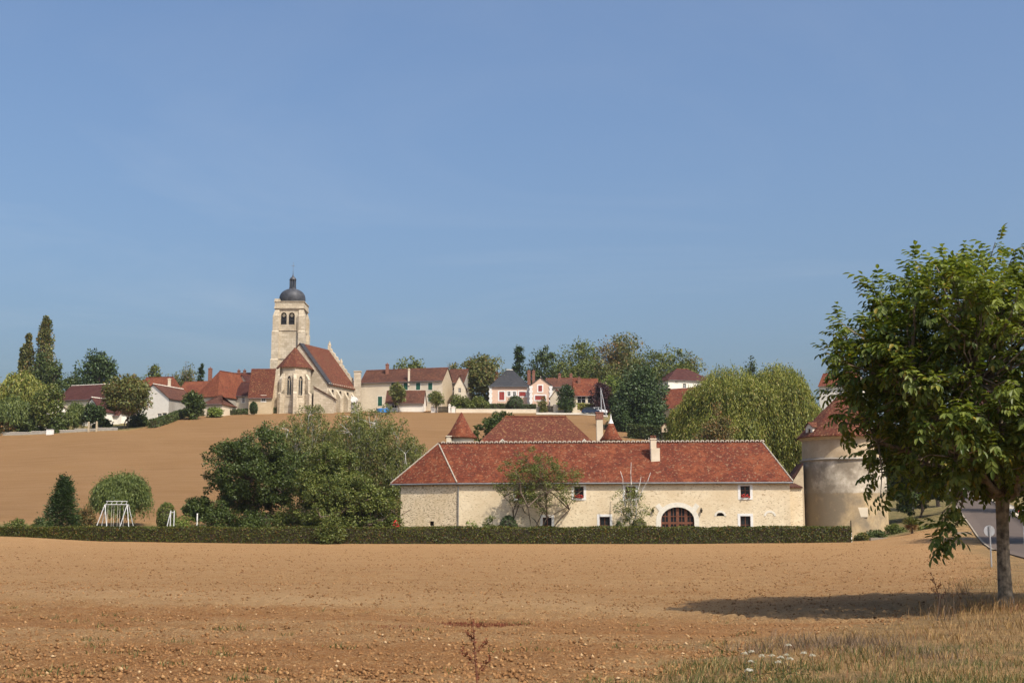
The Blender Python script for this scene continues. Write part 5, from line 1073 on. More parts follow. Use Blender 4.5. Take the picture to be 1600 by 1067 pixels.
# ------------------------------------------------------------------ trees of the village
VT = 'trees of the hilltop village'
spec = [
 ('yellow_willow', 'broad yellow-green willow at the far left of the village', 28, 578, 100, 272, 'willow', 'willow', 9000, .75),
 ('green_willow', 'green weeping willow before the narrow white house', 16, 618, 66, 250, 'willow', 'willow_green', 7000, .6),
 ('leafy_tree', 'dark green tree with visible trunk near the white box', 72, 602, 44, 250, 'round', 'mid', 3600, .42),
 ('small_willow', 'small drooping willow by the white posts of the hill garden', 115, 627, 40, 250, 'willow', 'willow_green', 4000, .5),
 ('clipped_tree', 'round clipped green tree left of its twin', 139, 630, 18, 249, 'round', 'conifer', 1300, .36),
 ('clipped_tree', 'round clipped green tree beside the white cottage wall', 152, 634, 17, 249, 'round', 'conifer', 1200, .36),
 ('maple_tree', 'multi-stemmed russet green tree before the white gable house', 196, 588, 76, 251, 'round', 'olive', 5200, .44),
 ('wall_shrub', 'dark shrub filling the gap behind the low hill wall', 88, 640, 40, 249, 'bush', 'dark', 1500, .4),
 ('wall_shrub', 'brown shrub at the left end of the low hill wall', 8, 652, 36, 248.5, 'bush', 'brown', 1300, .4),
 ('wall_shrub', 'green shrub below the narrow white house', 42, 650, 40, 249, 'bush', 'hedge_green', 1500, .4),
 ('wall_shrub', 'dark shrub under the two clipped trees', 160, 652, 30, 252, 'bush', 'dark', 1000, .4),
 ('wall_shrub', 'dark shrubs behind the multi-stemmed tree', 214, 640, 40, 256, 'bush', 'dark', 1500, .4),
 ('poplar', 'short olive poplar beside the taller poplar', 35, 526, 28, 335, 'poplar', 'olive', 3000, .5),
 ('poplar', 'stub of a green poplar left of the brownish one', 26, 546, 13, 336, 'poplar', 'mid', 1400, .5),
 ('poplar', 'tall green poplar above the yellow willow', 62, 503, 46, 335, 'poplar', 'olive', 5200, .5),
 ('dark_bush_tree', 'dark rounded tree under the tall poplar', 58, 552, 32, 322, 'round', 'dark', 1800, .5),
 ('dark_bush_tree', 'dark rounded tree right of the tall poplar', 80, 558, 24, 320, 'round', 'dark', 1500, .5),
 ('cedar', 'dense dark cone-headed evergreen above the maroon barn roof', 146, 546, 58, 305, 'round', 'conifer', 5200, .5),
 ('garden_tree', 'low grey-green tree between poplars and evergreen', 106, 582, 50, 318, 'round', 'dark', 2000, .5),
 ('orchard_tree', 'rounded tree behind the bright orange barn roof', 233, 572, 32, 322, 'round', 'mid', 1600, .5),
 ('birch_tree', 'wispy grey-green birch behind the orange roofs', 268, 572, 32, 330, 'birch', 'olive', 1300, .45),
 ('birch_tree', 'taller wispy birch next to the grange roof', 289, 562, 32, 330, 'birch', 'olive', 1600, .45),
 ('spruce', 'small dark spruce beside the grange chimney', 310, 569, 15, 325, 'conifer', 'conifer', 1200, .5),
 ('yard_tree', 'dark rounded tree in front of the long orange roof', 298, 610, 32, 267, 'round', 'dark', 2200, .4),
 ('yard_bush', 'bright green climbing bush by the garage', 335, 631, 30, 272, 'bush', 'lime', 900, .36),
 ('topiary_cone', 'clipped dark cone shrub before the sacristy', 394.5, 628, 12, 279, 'ball', 'conifer', 700, .26),
 ('round_tree', 'round green tree rising behind the long farmhouse roof', 636, 556, 58, 330, 'round', 'mid', 2600, .5),
 ('round_tree', 'smaller tree behind the farmhouse gable', 706, 561, 30, 330, 'round', 'olive', 1500, .5),
 ('courtyard_tree', 'small tree before the shuttered farmhouse wall', 621, 597, 26, 290, 'sparse', 'birch', 1200, .34),
 ('courtyard_tree', 'small fruit tree near the farm gate pillars', 681, 610, 24, 290, 'sparse', 'birch', 1000, .32),
 ('broad_tree', 'broad olive-brown tree between farmhouse and pink villa', 758, 553, 90, 313, 'round', 'olive', 6000, .5),
 ('fir', 'spiky dark fir behind the slate villa', 812, 543, 38, 335, 'conifer', 'conifer', 1800, .6),
 ('pine', 'dark flat-topped pine above the pink villa chimneys', 851, 543, 54, 336, 'round', 'dark', 2600, .5),
 ('tall_tree', 'tall green tree with airy crown right of the pine', 905, 528, 84, 342, 'round', 'mid', 3600, .5),
 ('tall_tree', 'russet tall tree at the peak of the tree line', 955, 526, 76, 344, 'round', 'brown', 3300, .5),
 ('tall_tree', 'highest green crown in the tree line', 982, 513, 70, 346, 'round', 'olive', 3300, .5),
 ('tall_tree', 'spreading green tree right of the highest crown', 1022, 539, 84, 342, 'round', 'mid', 3300, .5),
 ('tall_tree', 'green tree with rounded top above the white house', 1055, 538, 74, 344, 'round', 'mid', 2800, .5),
 ('tall_tree', 'lower green tree above the white house roof end', 1086, 554, 52, 344, 'round', 'olive', 1800, .5),
 ('back_tree', 'green tree filling the gap behind the long brown roof', 918, 562, 80, 332, 'round', 'mid', 3200, .5),
 ('back_tree', 'olive tree between the two tallest crowns', 945, 566, 70, 330, 'round', 'olive', 2600, .5),
 ('back_tree', 'green tree behind the big dark tree', 1040, 566, 70, 328, 'round', 'mid', 2400, .5),
 ('oak', 'big dark oak standing over the dark field hedge', 1000, 570, 84, 256, 'round', 'conifer', 7000, .44),
 ('dark_thicket', 'dark thicket at the field edge below the cars', 968, 622, 52, 252, 'bush', 'conifer', 3200, .42),
 ('dark_thicket', 'dark thicket under the big oak', 1020, 630, 60, 250, 'bush', 'conifer', 3200, .42),
 ('copper_tree', 'deep purple copper-leaved tree beside the red-roof house', 941, 597, 34, 294, 'round', 'purple', 2200, .4),
 ('garden_evergreen', 'dark rounded evergreen beside the tiny annex', 885, 599, 24, 293, 'round', 'conifer', 1800, .38),
 ('pale_tree', 'pale green tree behind the copper-leaved tree', 952, 584, 30, 303, 'round', 'lime', 1500, .42),
 ('villa_bush', 'olive bush in the villa front garden', 848, 616, 18, 294, 'bush', 'olive', 700, .34),
 ('villa_bush', 'dark rounded bush under the villa windows', 805, 619, 26, 297, 'ball', 'conifer', 900, .3),
 ('gate_bush', 'green bushes right of the farm gate', 717, 614, 40, 297.5, 'bush', 'mid', 1700, .36),
 ('gate_bush', 'green shrubs below the olive-brown tree', 744, 617, 48, 297.5, 'bush', 'mid', 1700, .36),
 ('belt_tree', 'bushy green tree between villa and tall tree line', 880, 560, 60, 338, 'round', 'mid', 2600, .55),
 ('belt_tree', 'bushy olive tree low in the belt below the russet crown', 985, 558, 70, 336, 'round', 'olive', 2800, .55),
 ('belt_tree', 'bushy green tree at the end of the tree belt', 1075, 566, 60, 338, 'round', 'mid', 2400, .55),
 ('belt_tree', 'dark green tree low behind the purple tree', 965, 585, 50, 315, 'round', 'mid', 2400, .5),
 ('belt_tree', 'low hedge-like trees left of the dark evergreen', 112, 588, 60, 312, 'round', 'dark', 1800, .5),
 ('belt_tree', 'low bushy trees right of the dark evergreen', 185, 590, 50, 312, 'round', 'dark', 1600, .5),
 ('far_tree', 'small round tree peeping over the great willow', 1175, 556, 18, 335, 'round', 'dark', 900, .5),
 ('far_tree', 'tree behind the white house left of the walnut', 1330, 560, 60, 325, 'round', 'dark', 2000, .5),
 ('far_tree', 'tree behind the roadside house', 1450, 560, 110, 300, 'round', 'dark', 3000, .5),
]
for i, (nm, lb, x, yt, w, Y, kd, lf, n, sz) in enumerate(spec):
    tree(nm, lb, x, yt, w, Y, kd, lf, seed=100+i, n=n, size=sz, low=(.30 if nm in ('maple_tree', 'courtyard_tree', 'clipped_tree') else .02 if kd in ('round', 'sparse', 'poplar') else .1), group=VT if kd not in ('bush', 'ball') else None, cat='tree' if kd not in ('bush', 'ball') else 'shrub',
         ncl=(95 if n > 3000 else 75) if kd in ('round', 'birch', 'sparse') else None, stems=3 if nm == 'maple_tree' else 1)
# ------------------------------------------------------------------ hedges, walls and small things
hedge('field_hedge', 'long clipped olive-brown hedge between tilled field and farm', [(PX(-60, 131.5), 131.5), (PX(60, 129.5), 129.5), (PX(170, 127.5), 127.5), (PX(420, 126.5), 126.5), (PX(1322, 126), 126)], 1.85, 1.3, 60000, .15, 'hedge', ztop=(1.66, 1.66), wav=.09)
hedge('village_hedge', 'low clipped hedge along the field below the sacristy', [(PX(282, 274), 274.0), (PX(345, 280), 280), (PX(440, 284), 284)], 1.1, 1.0, 3500, .28, 'hedge_green')
hedge('slope_hedge', 'stepped green hedge down the slope beside the white gable house', [(PX(236, 252), 252), (PX(262, 262), 262), (PX(284, 273), 273)], 1.5, 1.4, 3500, .3, 'hedge_green')
hedge('villa_hedge', 'tall dark hedge in front of the pink villa', [(PX(742, 298), 298), (PX(838, 297), 297)], 1.7, 1.0, 3500, .28, 'hedge_green')
hedge('yellow_hedge', 'yellow-topped golden hedge along the car yard', [(PX(870, 297.5), 297.5), (PX(938, 297.5), 297.5)], 2.0, 1.1, 2600, .28, 'yellow')
hedge('dark_field_hedge', 'dark hedge below the big oak at the field edge', [(PX(985, 240), 240), (PX(1046, 236), 236)], 2.4, 1.8, 3500, .34, 'hedge_green')
def wall_thing(name, label, x0, Y0, x1, Y1, hgt, mat, thick=.3, cat='wall', cap=True):
    a = Vector((PX(x0, Y0), Y0)); b = Vector((PX(x1, Y1), Y1)); F = Frame(a, b); n = max(1, int(F.L/4)); q = MB(); c = MB()
    for i in range(n):
        s0, s1 = F.L*i/n, F.L*(i+1)/n; z0 = min(H(*F.pt(s, 0).xy) for s in (s0, s1)); zt = H(*F.pt((s0+s1)/2, 0).xy)+hgt
        q.fbox(F, s0, s1-.005, z0-.3, zt, -thick, 0); c.fbox(F, s0, s1-.005, zt, zt+.07, -thick-.05, .05)
    root = empty(name, (a.x, a.y, H(a.x, a.y)), label, cat); q.build('masonry', mat, root); c.build('coping', M['cream_trim'], root); return root
wall_thing('garden_wall', 'low white wall running from the farm gate past the villa', 712, 290.5, 838, 292.5, .85, M['cream'])
wall_thing('yard_wall', 'low cream wall under the golden hedge', 868, 296, 945, 295.5, .6, M['cream'])
wall_thing('field_wall', 'low grey-brown stone wall along the left hill garden', -20, 247, 182, 247.5, .5, M['greywall'])
def pillar(x, Y, w, h, label, mat='cream'):
    X = PX(x, Y); z = H(X, Y); root = empty('gate_pillar', (X, Y, z), label, 'pillar'); q = MB(); q.box(X-w/2, X+w/2, Y-w/2, Y+w/2, z-.3, z+h); q.build('shaft', M[mat], root)
    q = MB(); q.box(X-w/2-.08, X+w/2+.08, Y-w/2-.08, Y+w/2+.08, z+h, z+h+.12); q.lathe((X, Y), [(w*.6, z+h+.12), (0, z+h+.3)], 4, smooth=False, a0=R(45)); q.build('cap', M['cream_trim'], root)
for x, lb in ((676, 'broad white gate pillar at the left of the farm gate'), (681.5, 'slim white gate post at the left of the farm gate'), (702, 'slim white gate post at the right of the farm gate'), (708, 'broad white gate pillar at the right of the farm gate')):
    pillar(x, 290.5, .9 if 'broad' in lb else .5, 1.2 if 'broad' in lb else 1.7, lb, 'whitewall')
for x, lb in ((842, 'cream pillar left of the dark villa gate'), (868.5, 'cream pillar right of the dark villa gate'), (898.5, 'cream pillar midway along the golden hedge'), (942, 'cream pillar behind the parked cars')):
    pillar(x, 295, 1.1, 1.7, lb)
def gate(x0, x1, Y, h, label):
    a, b = PX(x0, Y), PX(x1, Y); z = H((a+b)/2, Y)+.08; root = empty('gate', ((a+b)/2, Y, z), label, 'gate'); n = 9
    for i in range(n):
        q = MB(); s = a+(b-a)*i/n; q.box(s+.015, s+(b-a)/n-.015, Y-.02, Y+.02, z, z+h); q.build('board', M['darkwood'], root)
    q = MB(); q.box(a, b, Y+.025, Y+.06, z+.2, z+.3); q.box(a, b, Y+.025, Y+.06, z+h-.3, z+h-.2); q.build('rail', M['darkwood'], root)
gate(684, 700, 290.5, 1.3, 'dark brown wooden gate between white posts'); gate(845, 865.5, 295, 1.5, 'dark board gate between cream pillars')
# swing frame: two A-frames with a ladder top
def swing():
    Y = 134.0; z0 = H(PX(185, Y), Y); root = empty('swing_frame', (PX(185, Y), Y, z0), 'white metal swing frame with ladder top beside the willow', 'swing'); zt = PZ(788, Y); zu = PZ(783, Y); xl, xr = PX(169, Y), PX(203.5, Y)
    for xe, xo, nm in ((xl, PX(156, Y), 0), (xr, PX(213, Y), 0)):
        for dy in (-1.1, 1.1):
            for xf in (xo, xe+(xe-xo)*-.0+(xr-xl)*.30*(1 if xe == xl else -1)):
                if dy > 0 and xf != xo: continue
                q = MB(); q.tube([(xe, Y+dy*.2, zt), (xf, Y+dy, z0)], .042, 8); q.build('leg', M['frame_paint'], root)
    for dy in (-.22, .22):
        for z in (zt, zu): q = MB(); k = .0 if z == zt else .05*(xr-xl); q.tube([(xl+k, Y+dy, z), (xr-k, Y+dy, z)], .036, 8); q.build('top_rail', M['frame_paint'], root)
    for i in range(5):
        x = xl+(xr-xl)*(.06+.22*i); q = MB(); q.tube([(x, Y-.22, zt), (x+.12, Y-.22, zu)], .03, 6); q.tube([(x, Y-.22, zt), (x, Y+.22, zt)], .03, 6); q.build('rung', M['frame_paint'], root)
    for i in range(3):
        x = xl+(xr-xl)*(.2+.27*i); q = MB()
        for o in (-.2, .2): q.tube([(x+o, Y, zt), (x+o, Y, z0+.5)], .014, 4)
        q.build('rope', M['cream_trim'], root); q = MB(); q.box(x-.26, x+.26, Y-.1, Y+.1, z0+.46, z0+.5); q.build('seat', M['darkwood'], root)
swing()
def posts(x0, x1, Y, h, label):
    z = H(PX(x0, Y), Y); root = empty('play_frame', (PX(x0, Y), Y, z), label, 'frame'); a, b = PX(x0, Y), PX(x1, Y)
    for x in (a, b): q = MB(); q.tube([(x, Y, z-.1), (x, Y, z+h)], .06, 8); q.build('post', M['frame_paint'], root)
    q = MB(); q.tube([(a, Y, z+h-.05), (a-.5, Y-.2, z)], .05, 8); q.build('brace', M['frame_paint'], root); q = MB(); q.tube([(a, Y, z+h*.93), (b, Y, z+h*.93)], .035, 6); q.build('bar', M['frame_paint'], root)
posts(270.5, 276, 135, 1.75+1.0, 'small white climbing bar with slanting brace in the garden')
X, Y = PX(312, 136), 136; q = MB(); q.tube([(X, Y, H(X, Y)-.1), (X, Y, H(X, Y)+2.3)], .07, 8); q.lathe((X, Y), [(.1, H(X, Y)+2.3), (0, H(X, Y)+2.42)], 8)
tag(q.build('garden_post', M['white'], origin=(X, Y, H(X, Y))), 'single white post under the umbrella-shaped dark tree', 'post')
# folded parasol and red fabric by the barn end
X, Y = PX(597, 131.5), 131.5; z = H(X, Y); root = empty('garden_parasol', (X, Y, z), 'folded white garden parasol beside the hazel bush', 'parasol')
q = MB(); q.lathe((X, Y), [(.30, z+1.35), (.26, z+1.6), (.20, z+2.3), (.10, z+2.9), (.02, z+3.2)], 10); q.build('canopy', M['white'], root); q = MB(); q.tube([(X, Y, z), (X, Y, z+3.3)], .03, 8); q.build('pole', M['metal'], root); q = MB(); q.lathe((X, Y), [(.3, z), (.3, z+.08), (.05, z+.14)], 12); q.build('base', M['greywall'], root)
X, Y = PX(617, 130.5), 130.5; z = H(X, Y); root = empty('garden_tent', (X, Y, z), 'small red fabric play tent at the barn end wall', 'tent')
q = MB(); zt = PZ(810, Y); p_ = [(X-.62, Y-.5, z+1.3), (X+.62, Y-.5, z+1.4), (X+.62, Y+.6, z+1.4), (X-.62, Y+.6, z+1.3)]
for a, b in zip(p_, p_[1:]+p_[:1]): q.face([a, b, (X+.25, Y, zt)])
q.build('canopy', M['red'], root); q = MB()
for a in p_: q.tube([(a[0], a[1], z-.05), a], .03, 6)
q.build('frame', M['greenpaint'], root); q = MB(); q.box(X-.55, X+.55, Y+.5, Y+.54, z, z+1.3); q.build('back_panel', M['greenpaint'], root)
# above-ground pool, bin, white tank, box
X, Y = PX(598, 291), 291; z = H(X, Y); root = empty('paddling_pool', (X, Y, z), 'bright blue round pool before the shuttered farmhouse', 'pool'); q = MB(); q.lathe((X, Y), [(1.55, z-.1), (1.6, z+.75), (1.5, z+.8), (1.45, z+.6)], 20); q.build('pool_wall', M['blue'], root); q = MB(); q.lathe((X, Y), [(0, z+.6), (1.46, z+.6)], 20); q.build('cover', M['blue'], root)
X, Y = PX(553, 288), 288; z = H(X, Y); root = empty('water_tank', (X, Y, z), 'white cylindrical tank on a stand right of the church', 'tank'); q = MB(); zc = PZ(625, Y); q.tube([(X-.1, Y-.9, zc), (X-.1, Y+.9, zc)], .75, 14); q.build('drum', M['white'], root); q = MB()
for dy in (-.6, .6): q.box(X-.6, X+.4, Y+dy-.1, Y+dy+.1, z-.2, zc-.5)
q.build('stand', M['greywall'], root); q = MB(); q.tube([(X-.75, Y, z), (X-.75, Y, zc+1.0)], .09, 6); q.build('pipe', M['white'], root)
X, Y = PX(884, 294), 294; z = H(X, Y); root = empty('waste_bin', (X, Y, z), 'dark wheeled bin before the cream wall', 'bin'); q = MB(); q.hexa([(X-.25, Y-.3, z+.08), (X+.25, Y-.3, z+.08), (X+.25, Y+.3, z+.08), (X-.25, Y+.3, z+.08), (X-.33, Y-.38, z+1.0), (X+.33, Y-.38, z+1.0), (X+.33, Y+.38, z+1.0), (X-.33, Y+.38, z+1.0)]); q.build('body', M['rubber'], root); q = MB(); q.hexa([(X-.36, Y-.42, z+1.0), (X+.36, Y-.42, z+1.0), (X+.36, Y+.42, z+1.0), (X-.36, Y+.42, z+1.0), (X-.3, Y-.3, z+1.12), (X+.3, Y-.3, z+1.12), (X+.3, Y+.42, z+1.16), (X-.3, Y+.42, z+1.16)]); q.build('lid', M['metal'], root)
X, Y = PX(77, 245.5), 245.5; z = H(X, Y); root = empty('utility_box', (X, Y, z), 'white utility box against the left hill wall', 'box'); q = MB(); q.box(X-.65, X+.65, Y-.25, Y+.25, z-.1, z+.95); q.build('cabinet', M['white'], root); q = MB(); q.box(X-.7, X+.7, Y-.3, Y+.3, z+.95, z+1.03); q.build('lid', M['metal'], root)
for x, lb in ((137, 'pale timber post left of its pair in the hill garden'), (149.5, 'pale timber post right of its pair in the hill garden')):
    X, Y = PX(x, 246), 246; z = H(X, Y); q = MB(); q.box(X-.14, X+.14, Y-.14, Y+.14, z-.2, z+1.9); q.lathe((X, Y), [(.2, z+1.9), (0, z+2.05)], 4, smooth=False, a0=R(45)); tag(q.build('timber_post', M['stonewall'], origin=(X, Y, z)), lb, 'post')
# A-frame pole near the cars
X, Y = PX(944, 288), 288; z = H(X, Y); root = empty('utility_pole', (X, Y, z), 'pale concrete pole with slanting strut near parked cars', 'pole'); q = MB(); q.tube([(PX(940.5, Y), Y, z-.2), (PX(939.5, Y), Y, PZ(606, Y))], [.15, .10], 8); q.build('mast', M['metal'], root); q = MB(); q.tube([(PX(948.5, Y), Y, z-.2), (PX(940, Y), Y, PZ(609, Y))], [.12, .09], 8); q.build('strut', M['metal'], root)
def car(x, Y, label, paint, flip=1, est=False):
    X = PX(x, Y); z = H(X, Y)+.16; root = empty('parked_car', (X, Y, z), label, 'car', 'cars parked beside the cream wall'); f = flip
    def sec(prof, y0, y1, mb, mi=0, shrink=0):
        n = len(prof)
        a = [Vector((X+f*p[0], Y+y0, z+p[1])) for p in prof]; b = [Vector((X+f*p[0], Y+y1, z+p[1])) for p in prof]
        for i in range(n): mb.face([a[i], a[(i+1) % n], b[(i+1) % n], b[i]], mi, False)
        mb.face(a[::-1], mi); mb.face(b, mi)
    q = MB(); body = [(-2.0, .3), (-2.05, .62), (-1.95, .82), (-1.1, .92), (1.55, .95), (2.0, .86), (2.05, .5), (2.0, .28)]; sec(body, -.84, .84, q); q.build('body', paint, root)
    cab = [(-1.15, .90), (-.45, 1.38), (-.2, 1.45), (1.0, 1.45), (1.35, 1.36), (1.85, .93)] if est else [(-1.15, .90), (-.45, 1.36), (-.1, 1.42), (.9, 1.41), (1.3, 1.25), (1.75, .93)]
    q = MB(); sec([(p[0]*.985, p[1]-.02) for p in cab], -.74, .74, q); q.build('cabin_glass', M['glass'], root)
    q = MB(); sec([(-.5, 1.36), (-.2, 1.47), (1.0, 1.47), (1.35, 1.37), (1.0, 1.40), (-.2, 1.40)], -.75, .75, q)
    for px_, w in ((-.02, .05), (.85, .05)): sec([(px_-w, .9), (px_-w, 1.42), (px_+w, 1.42), (px_+w, .9)], -.755, .755, q)
    sec([(-1.2, .9), (-.5, 1.4), (-.38, 1.4), (-1.06, .9)], -.752, .752, q); sec([(1.68, .9), (1.28, 1.38), (1.36, 1.4), (1.86, .9)], -.752, .752, q); q.build('roof_frame', paint, root)
    for wx in (-1.25, 1.25):
        for sy in (-.80, .62):
            q = MB(); q.tube([(X+f*wx, Y+sy, z+.31), (X+f*wx, Y+sy+.2, z+.31)], .31, 16); w = q.build('wheel', M['rubber'], root); q = MB(); q.tube([(X+f*wx, Y+sy-.012, z+.31), (X+f*wx, Y+sy+.05, z+.31)], .19, 12); q.build('rim', M['metal'], w)
    for sy in (-.8, .56): q = MB(); q.box(*(sorted((X+f*-2.04, X+f*-1.9))), Y+sy, Y+sy+.26, z+.62, z+.76); q.build('headlight', M['white'], root)
    for sy in (-.8, .56): q = MB(); q.box(*(sorted((X+f*1.96, X+f*2.06))), Y+sy, Y+sy+.24, z+.66, z+.84); q.build('tail_light', M['red'], root)
    q = MB(); q.box(*(sorted((X+f*-2.1, X+f*-1.98))), Y-.8, Y+.8, z+.3, z+.5); q.build('bumper', paint, root)
car(923, 289.3, 'dark blue hatchback parked before the cream wall', M['carblue'], -1); car(935, 292.4, 'white hatchback parked behind the dark blue car', M['carwhite'], -1, True)
# yard surface by the cars
V_, F_ = [], []
for i, x in enumerate(np.linspace(838, 950, 15)):
    for k, Y in enumerate(np.linspace(286, 295, 6)): V_.append((PX(x, Y), Y, H(PX(x, Y), Y)+.10))
F_ = [(i*6+k, (i+1)*6+k, (i+1)*6+k+1, i*6+k+1) for i in range(14) for k in range(5)]
tag(np_mesh('yard_pavement', np.array(V_), np.array(F_), M['gravel']), kind='structure')
# hutch, bean rows and the person standing beside it
X, Y = PX(1039.5, 226), 226; z = H(X, Y); root = empty('wooden_hutch', (X, Y, z), 'small pitched-roof wooden hutch at the edge of the field', 'hutch'); q = MB(); zt = PZ(661, Y); F = Frame((X-.55, Y), (X+.55, Y)); q_ = MB(); zb = zt-1.6
wall_open(q_, F, 0, 1.1, zb, zb+.95, [(.38, .72, zb+.25, zb+.75, .17)], .1); q_.face([F.pt(0, zb+.95), F.pt(1.1, zb+.95), F.pt(.55, zb+1.5)]); q_.box(X-.55, X-.5, Y+.01, Y+1.0, zb, zb+.95); q_.box(X+.5, X+.55, Y+.01, Y+1.0, zb, zb+.95); q_.build('box', M['stonewall'], root)
q = MB(); q.fbox(F, .02, 1.08, zb+.02, zb+.93, -.9, -.12); q.build('interior', M['void'], root); q = MB()
for s in (-.2, 1.3):
    pts = [F.pt(s, zb+.78, .12), F.pt(.55, zb+1.6, .12), F.pt(.55, zb+1.6, -1.1), F.pt(s, zb+.78, -1.1)]; slab(q, pts if s > 0 else pts[::-1], .05)
q.build('roof', M['wood'], root)
for sx_ in (-.5, .5):
    for dy in (.05, .9): q = MB(); q.box(X+sx_-.05, X+sx_+.05, Y+dy-.05, Y+dy+.05, z-.2, zb+.02); q.build('leg', M['darkwood'], root)
def person(x, Y, label):
    X = PX(x, Y); z = H(X, Y); me = bpy.data.meshes.new('person'); J = {'pel': (0, 0, .95), 'che': (0, 0, 1.32), 'nk': (0, .0, 1.50), 'hd': (0, -.02, 1.60), 'ht': (0, -.02, 1.72), 'lh': (-.1, 0, .90), 'lk': (-.12, -.03, .50), 'la': (-.13, .02, .09), 'lt': (-.14, -.13, .04), 'rh': (.1, 0, .90), 'rk': (.12, -.02, .50), 'ra': (.13, .03, .09), 'rt': (.14, -.12, .04),
        'ls': (-.18, 0, 1.42), 'le': (-.25, .03, 1.13), 'lw': (-.2, -.16, .95), 'lf': (-.18, -.24, .91), 'rs': (.18, 0, 1.42), 're': (.25, .03, 1.13), 'rw': (.2, -.16, .95), 'rf': (.18, -.24, .91)}
    rad = dict(pel=.155, che=.165, nk=.06, hd=.095, ht=.075, lh=.10, lk=.065, la=.045, lt=.04, rh=.10, rk=.065, ra=.045, rt=.04, ls=.07, le=.048, lw=.035, lf=.035, rs=.07, re=.048, rw=.035, rf=.035)
    ks = list(J); E = [('pel', 'che'), ('che', 'nk'), ('nk', 'hd'), ('hd', 'ht'), ('pel', 'lh'), ('lh', 'lk'), ('lk', 'la'), ('la', 'lt'), ('pel', 'rh'), ('rh', 'rk'), ('rk', 'ra'), ('ra', 'rt'), ('che', 'ls'), ('ls', 'le'), ('le', 'lw'), ('lw', 'lf'), ('che', 'rs'), ('rs', 're'), ('re', 'rw'), ('rw', 'rf')]
    me.from_pydata([J[k] for k in ks], [(ks.index(a), ks.index(b)) for a, b in E], []); o = bpy.data.objects.new('person', me); COL.objects.link(o); o.location = (X, Y, z); tag(o, label, 'person')
    sk = o.modifiers.new('skin', 'SKIN'); sk.use_smooth_shade = True
    for i, k in enumerate(ks): v = me.skin_vertices[0].data[i]; v.radius = (rad[k], rad[k]); v.use_root = k == 'pel'
    o.modifiers.new('sub', 'SUBSURF').levels = 1
    m, nt = newmat('clothing'); tc = nd(nt, 'ShaderNodeTexCoord'); zz = nd(nt, 'ShaderNodeSeparateXYZ', {'Vector': tc.outputs['Object']}).outputs['Z']; f = nd(nt, 'ShaderNodeMath', {0: zz, 1: .55}, operation='MULTIPLY').outputs[0]
    finish(nt, ramp(nt, f, [(0, (.03, .03, .03)), (.055, (.17, .17, .19)), (.515, (.035, .06, .13)), (.825, (.40, .25, .18)), (.915, (.05, .035, .025))], 'CONSTANT'), .8, .2); me.materials.append(m)
    q = MB(); q.lathe((X, Y-.02), [(.10, z+1.60), (.112, z+1.66), (.09, z+1.74), (.04, z+1.785), (0, z+1.79)], 12); q.build('hair', M['darkwood'], o)
person(1046, 224, 'person in dark blue top and grey trousers standing beside the hutch')
rr = random.Random(3)
for i in range(12):
    x = 1009+i*2.6+rr.uniform(-.5, .5); Y = 227+rr.uniform(-1, 1); X = PX(x, Y); z = H(X, Y); q = MB(); h = rr.uniform(1.1, 1.7); q.tube([(X, Y, z-.1), (X+rr.uniform(-.1, .1), Y, z+h)], .035, 5)
    tag(q.build('garden_stake', M['cream_trim'], origin=(X, Y, z)), 'thin pale stake in the vegetable row left of the hutch', 'stake', 'stakes of the vegetable row')
# ------------------------------------------------------------------ road signs
def disc_sign(x, ytop, Y, r, label, front):
    X = PX(x, Y); z = H(X, Y); zc = PZ(ytop, Y)-r; root = empty('road_sign', (X, Y, z), label, 'sign'); sg = -1 if front else 1
    q = MB(); q.tube([(X, Y, z-.2), (X, Y, zc+r*.7)], .032, 10); q.build('post', M['metal'], root); q = MB(); n = 28
    yb = Y+sg*.045; c0 = [(X+r*math.cos(2*math.pi*k/n), zc+r*math.sin(2*math.pi*k/n)) for k in range(n)]
    for k in range(n): a, b = c0[k], c0[(k+1) % n]; q.face([(a[0], yb-.012, a[1]), (b[0], yb-.012, b[1]), (b[0], yb+.012, b[1]), (a[0], yb+.012, a[1])])
    q.face([(a[0], yb-.012, a[1]) for a in c0]); q.face([(a[0], yb+.012, a[1]) for a in c0[::-1]]); q.build('disc', M['metal'] if not front else M['white'], root)
    if front:
        q = MB()
        for k in range(n):
            a, b = c0[k], c0[(k+1) % n]; f = lambda p, s: (X+(p[0]-X)*s, yb-.017, zc+(p[1]-zc)*s); q.face([f(a, .99), f(b, .99), f(b, .74), f(a, .74)])
        q.build('red_ring', M['red'], root); q = MB()
        for a, b, c, d in ((-.10, -.03, -.18, .2), (.04, .10, -.18, .2), (-.10, .10, -.22, -.16)): q.box(X+a*r*2, X+b*r*2, yb-.02, yb-.016, zc+c*r*2, zc+d*r*2)
        q.build('symbol', M['rubber'], root)
    else:
        q = MB(); q.box(X-.05, X+.05, yb-.05, yb-.013, zc-r*.9, zc+r*.9); q.build('bracket', M['zinc'], root)
disc_sign(1539.5, 820.5, 55, .235, 'round grey sign back on a thin post beside the road', False)
disc_sign(1592, 791, 92, .33, 'round red-ringed sign under the dark roadside tree', True)
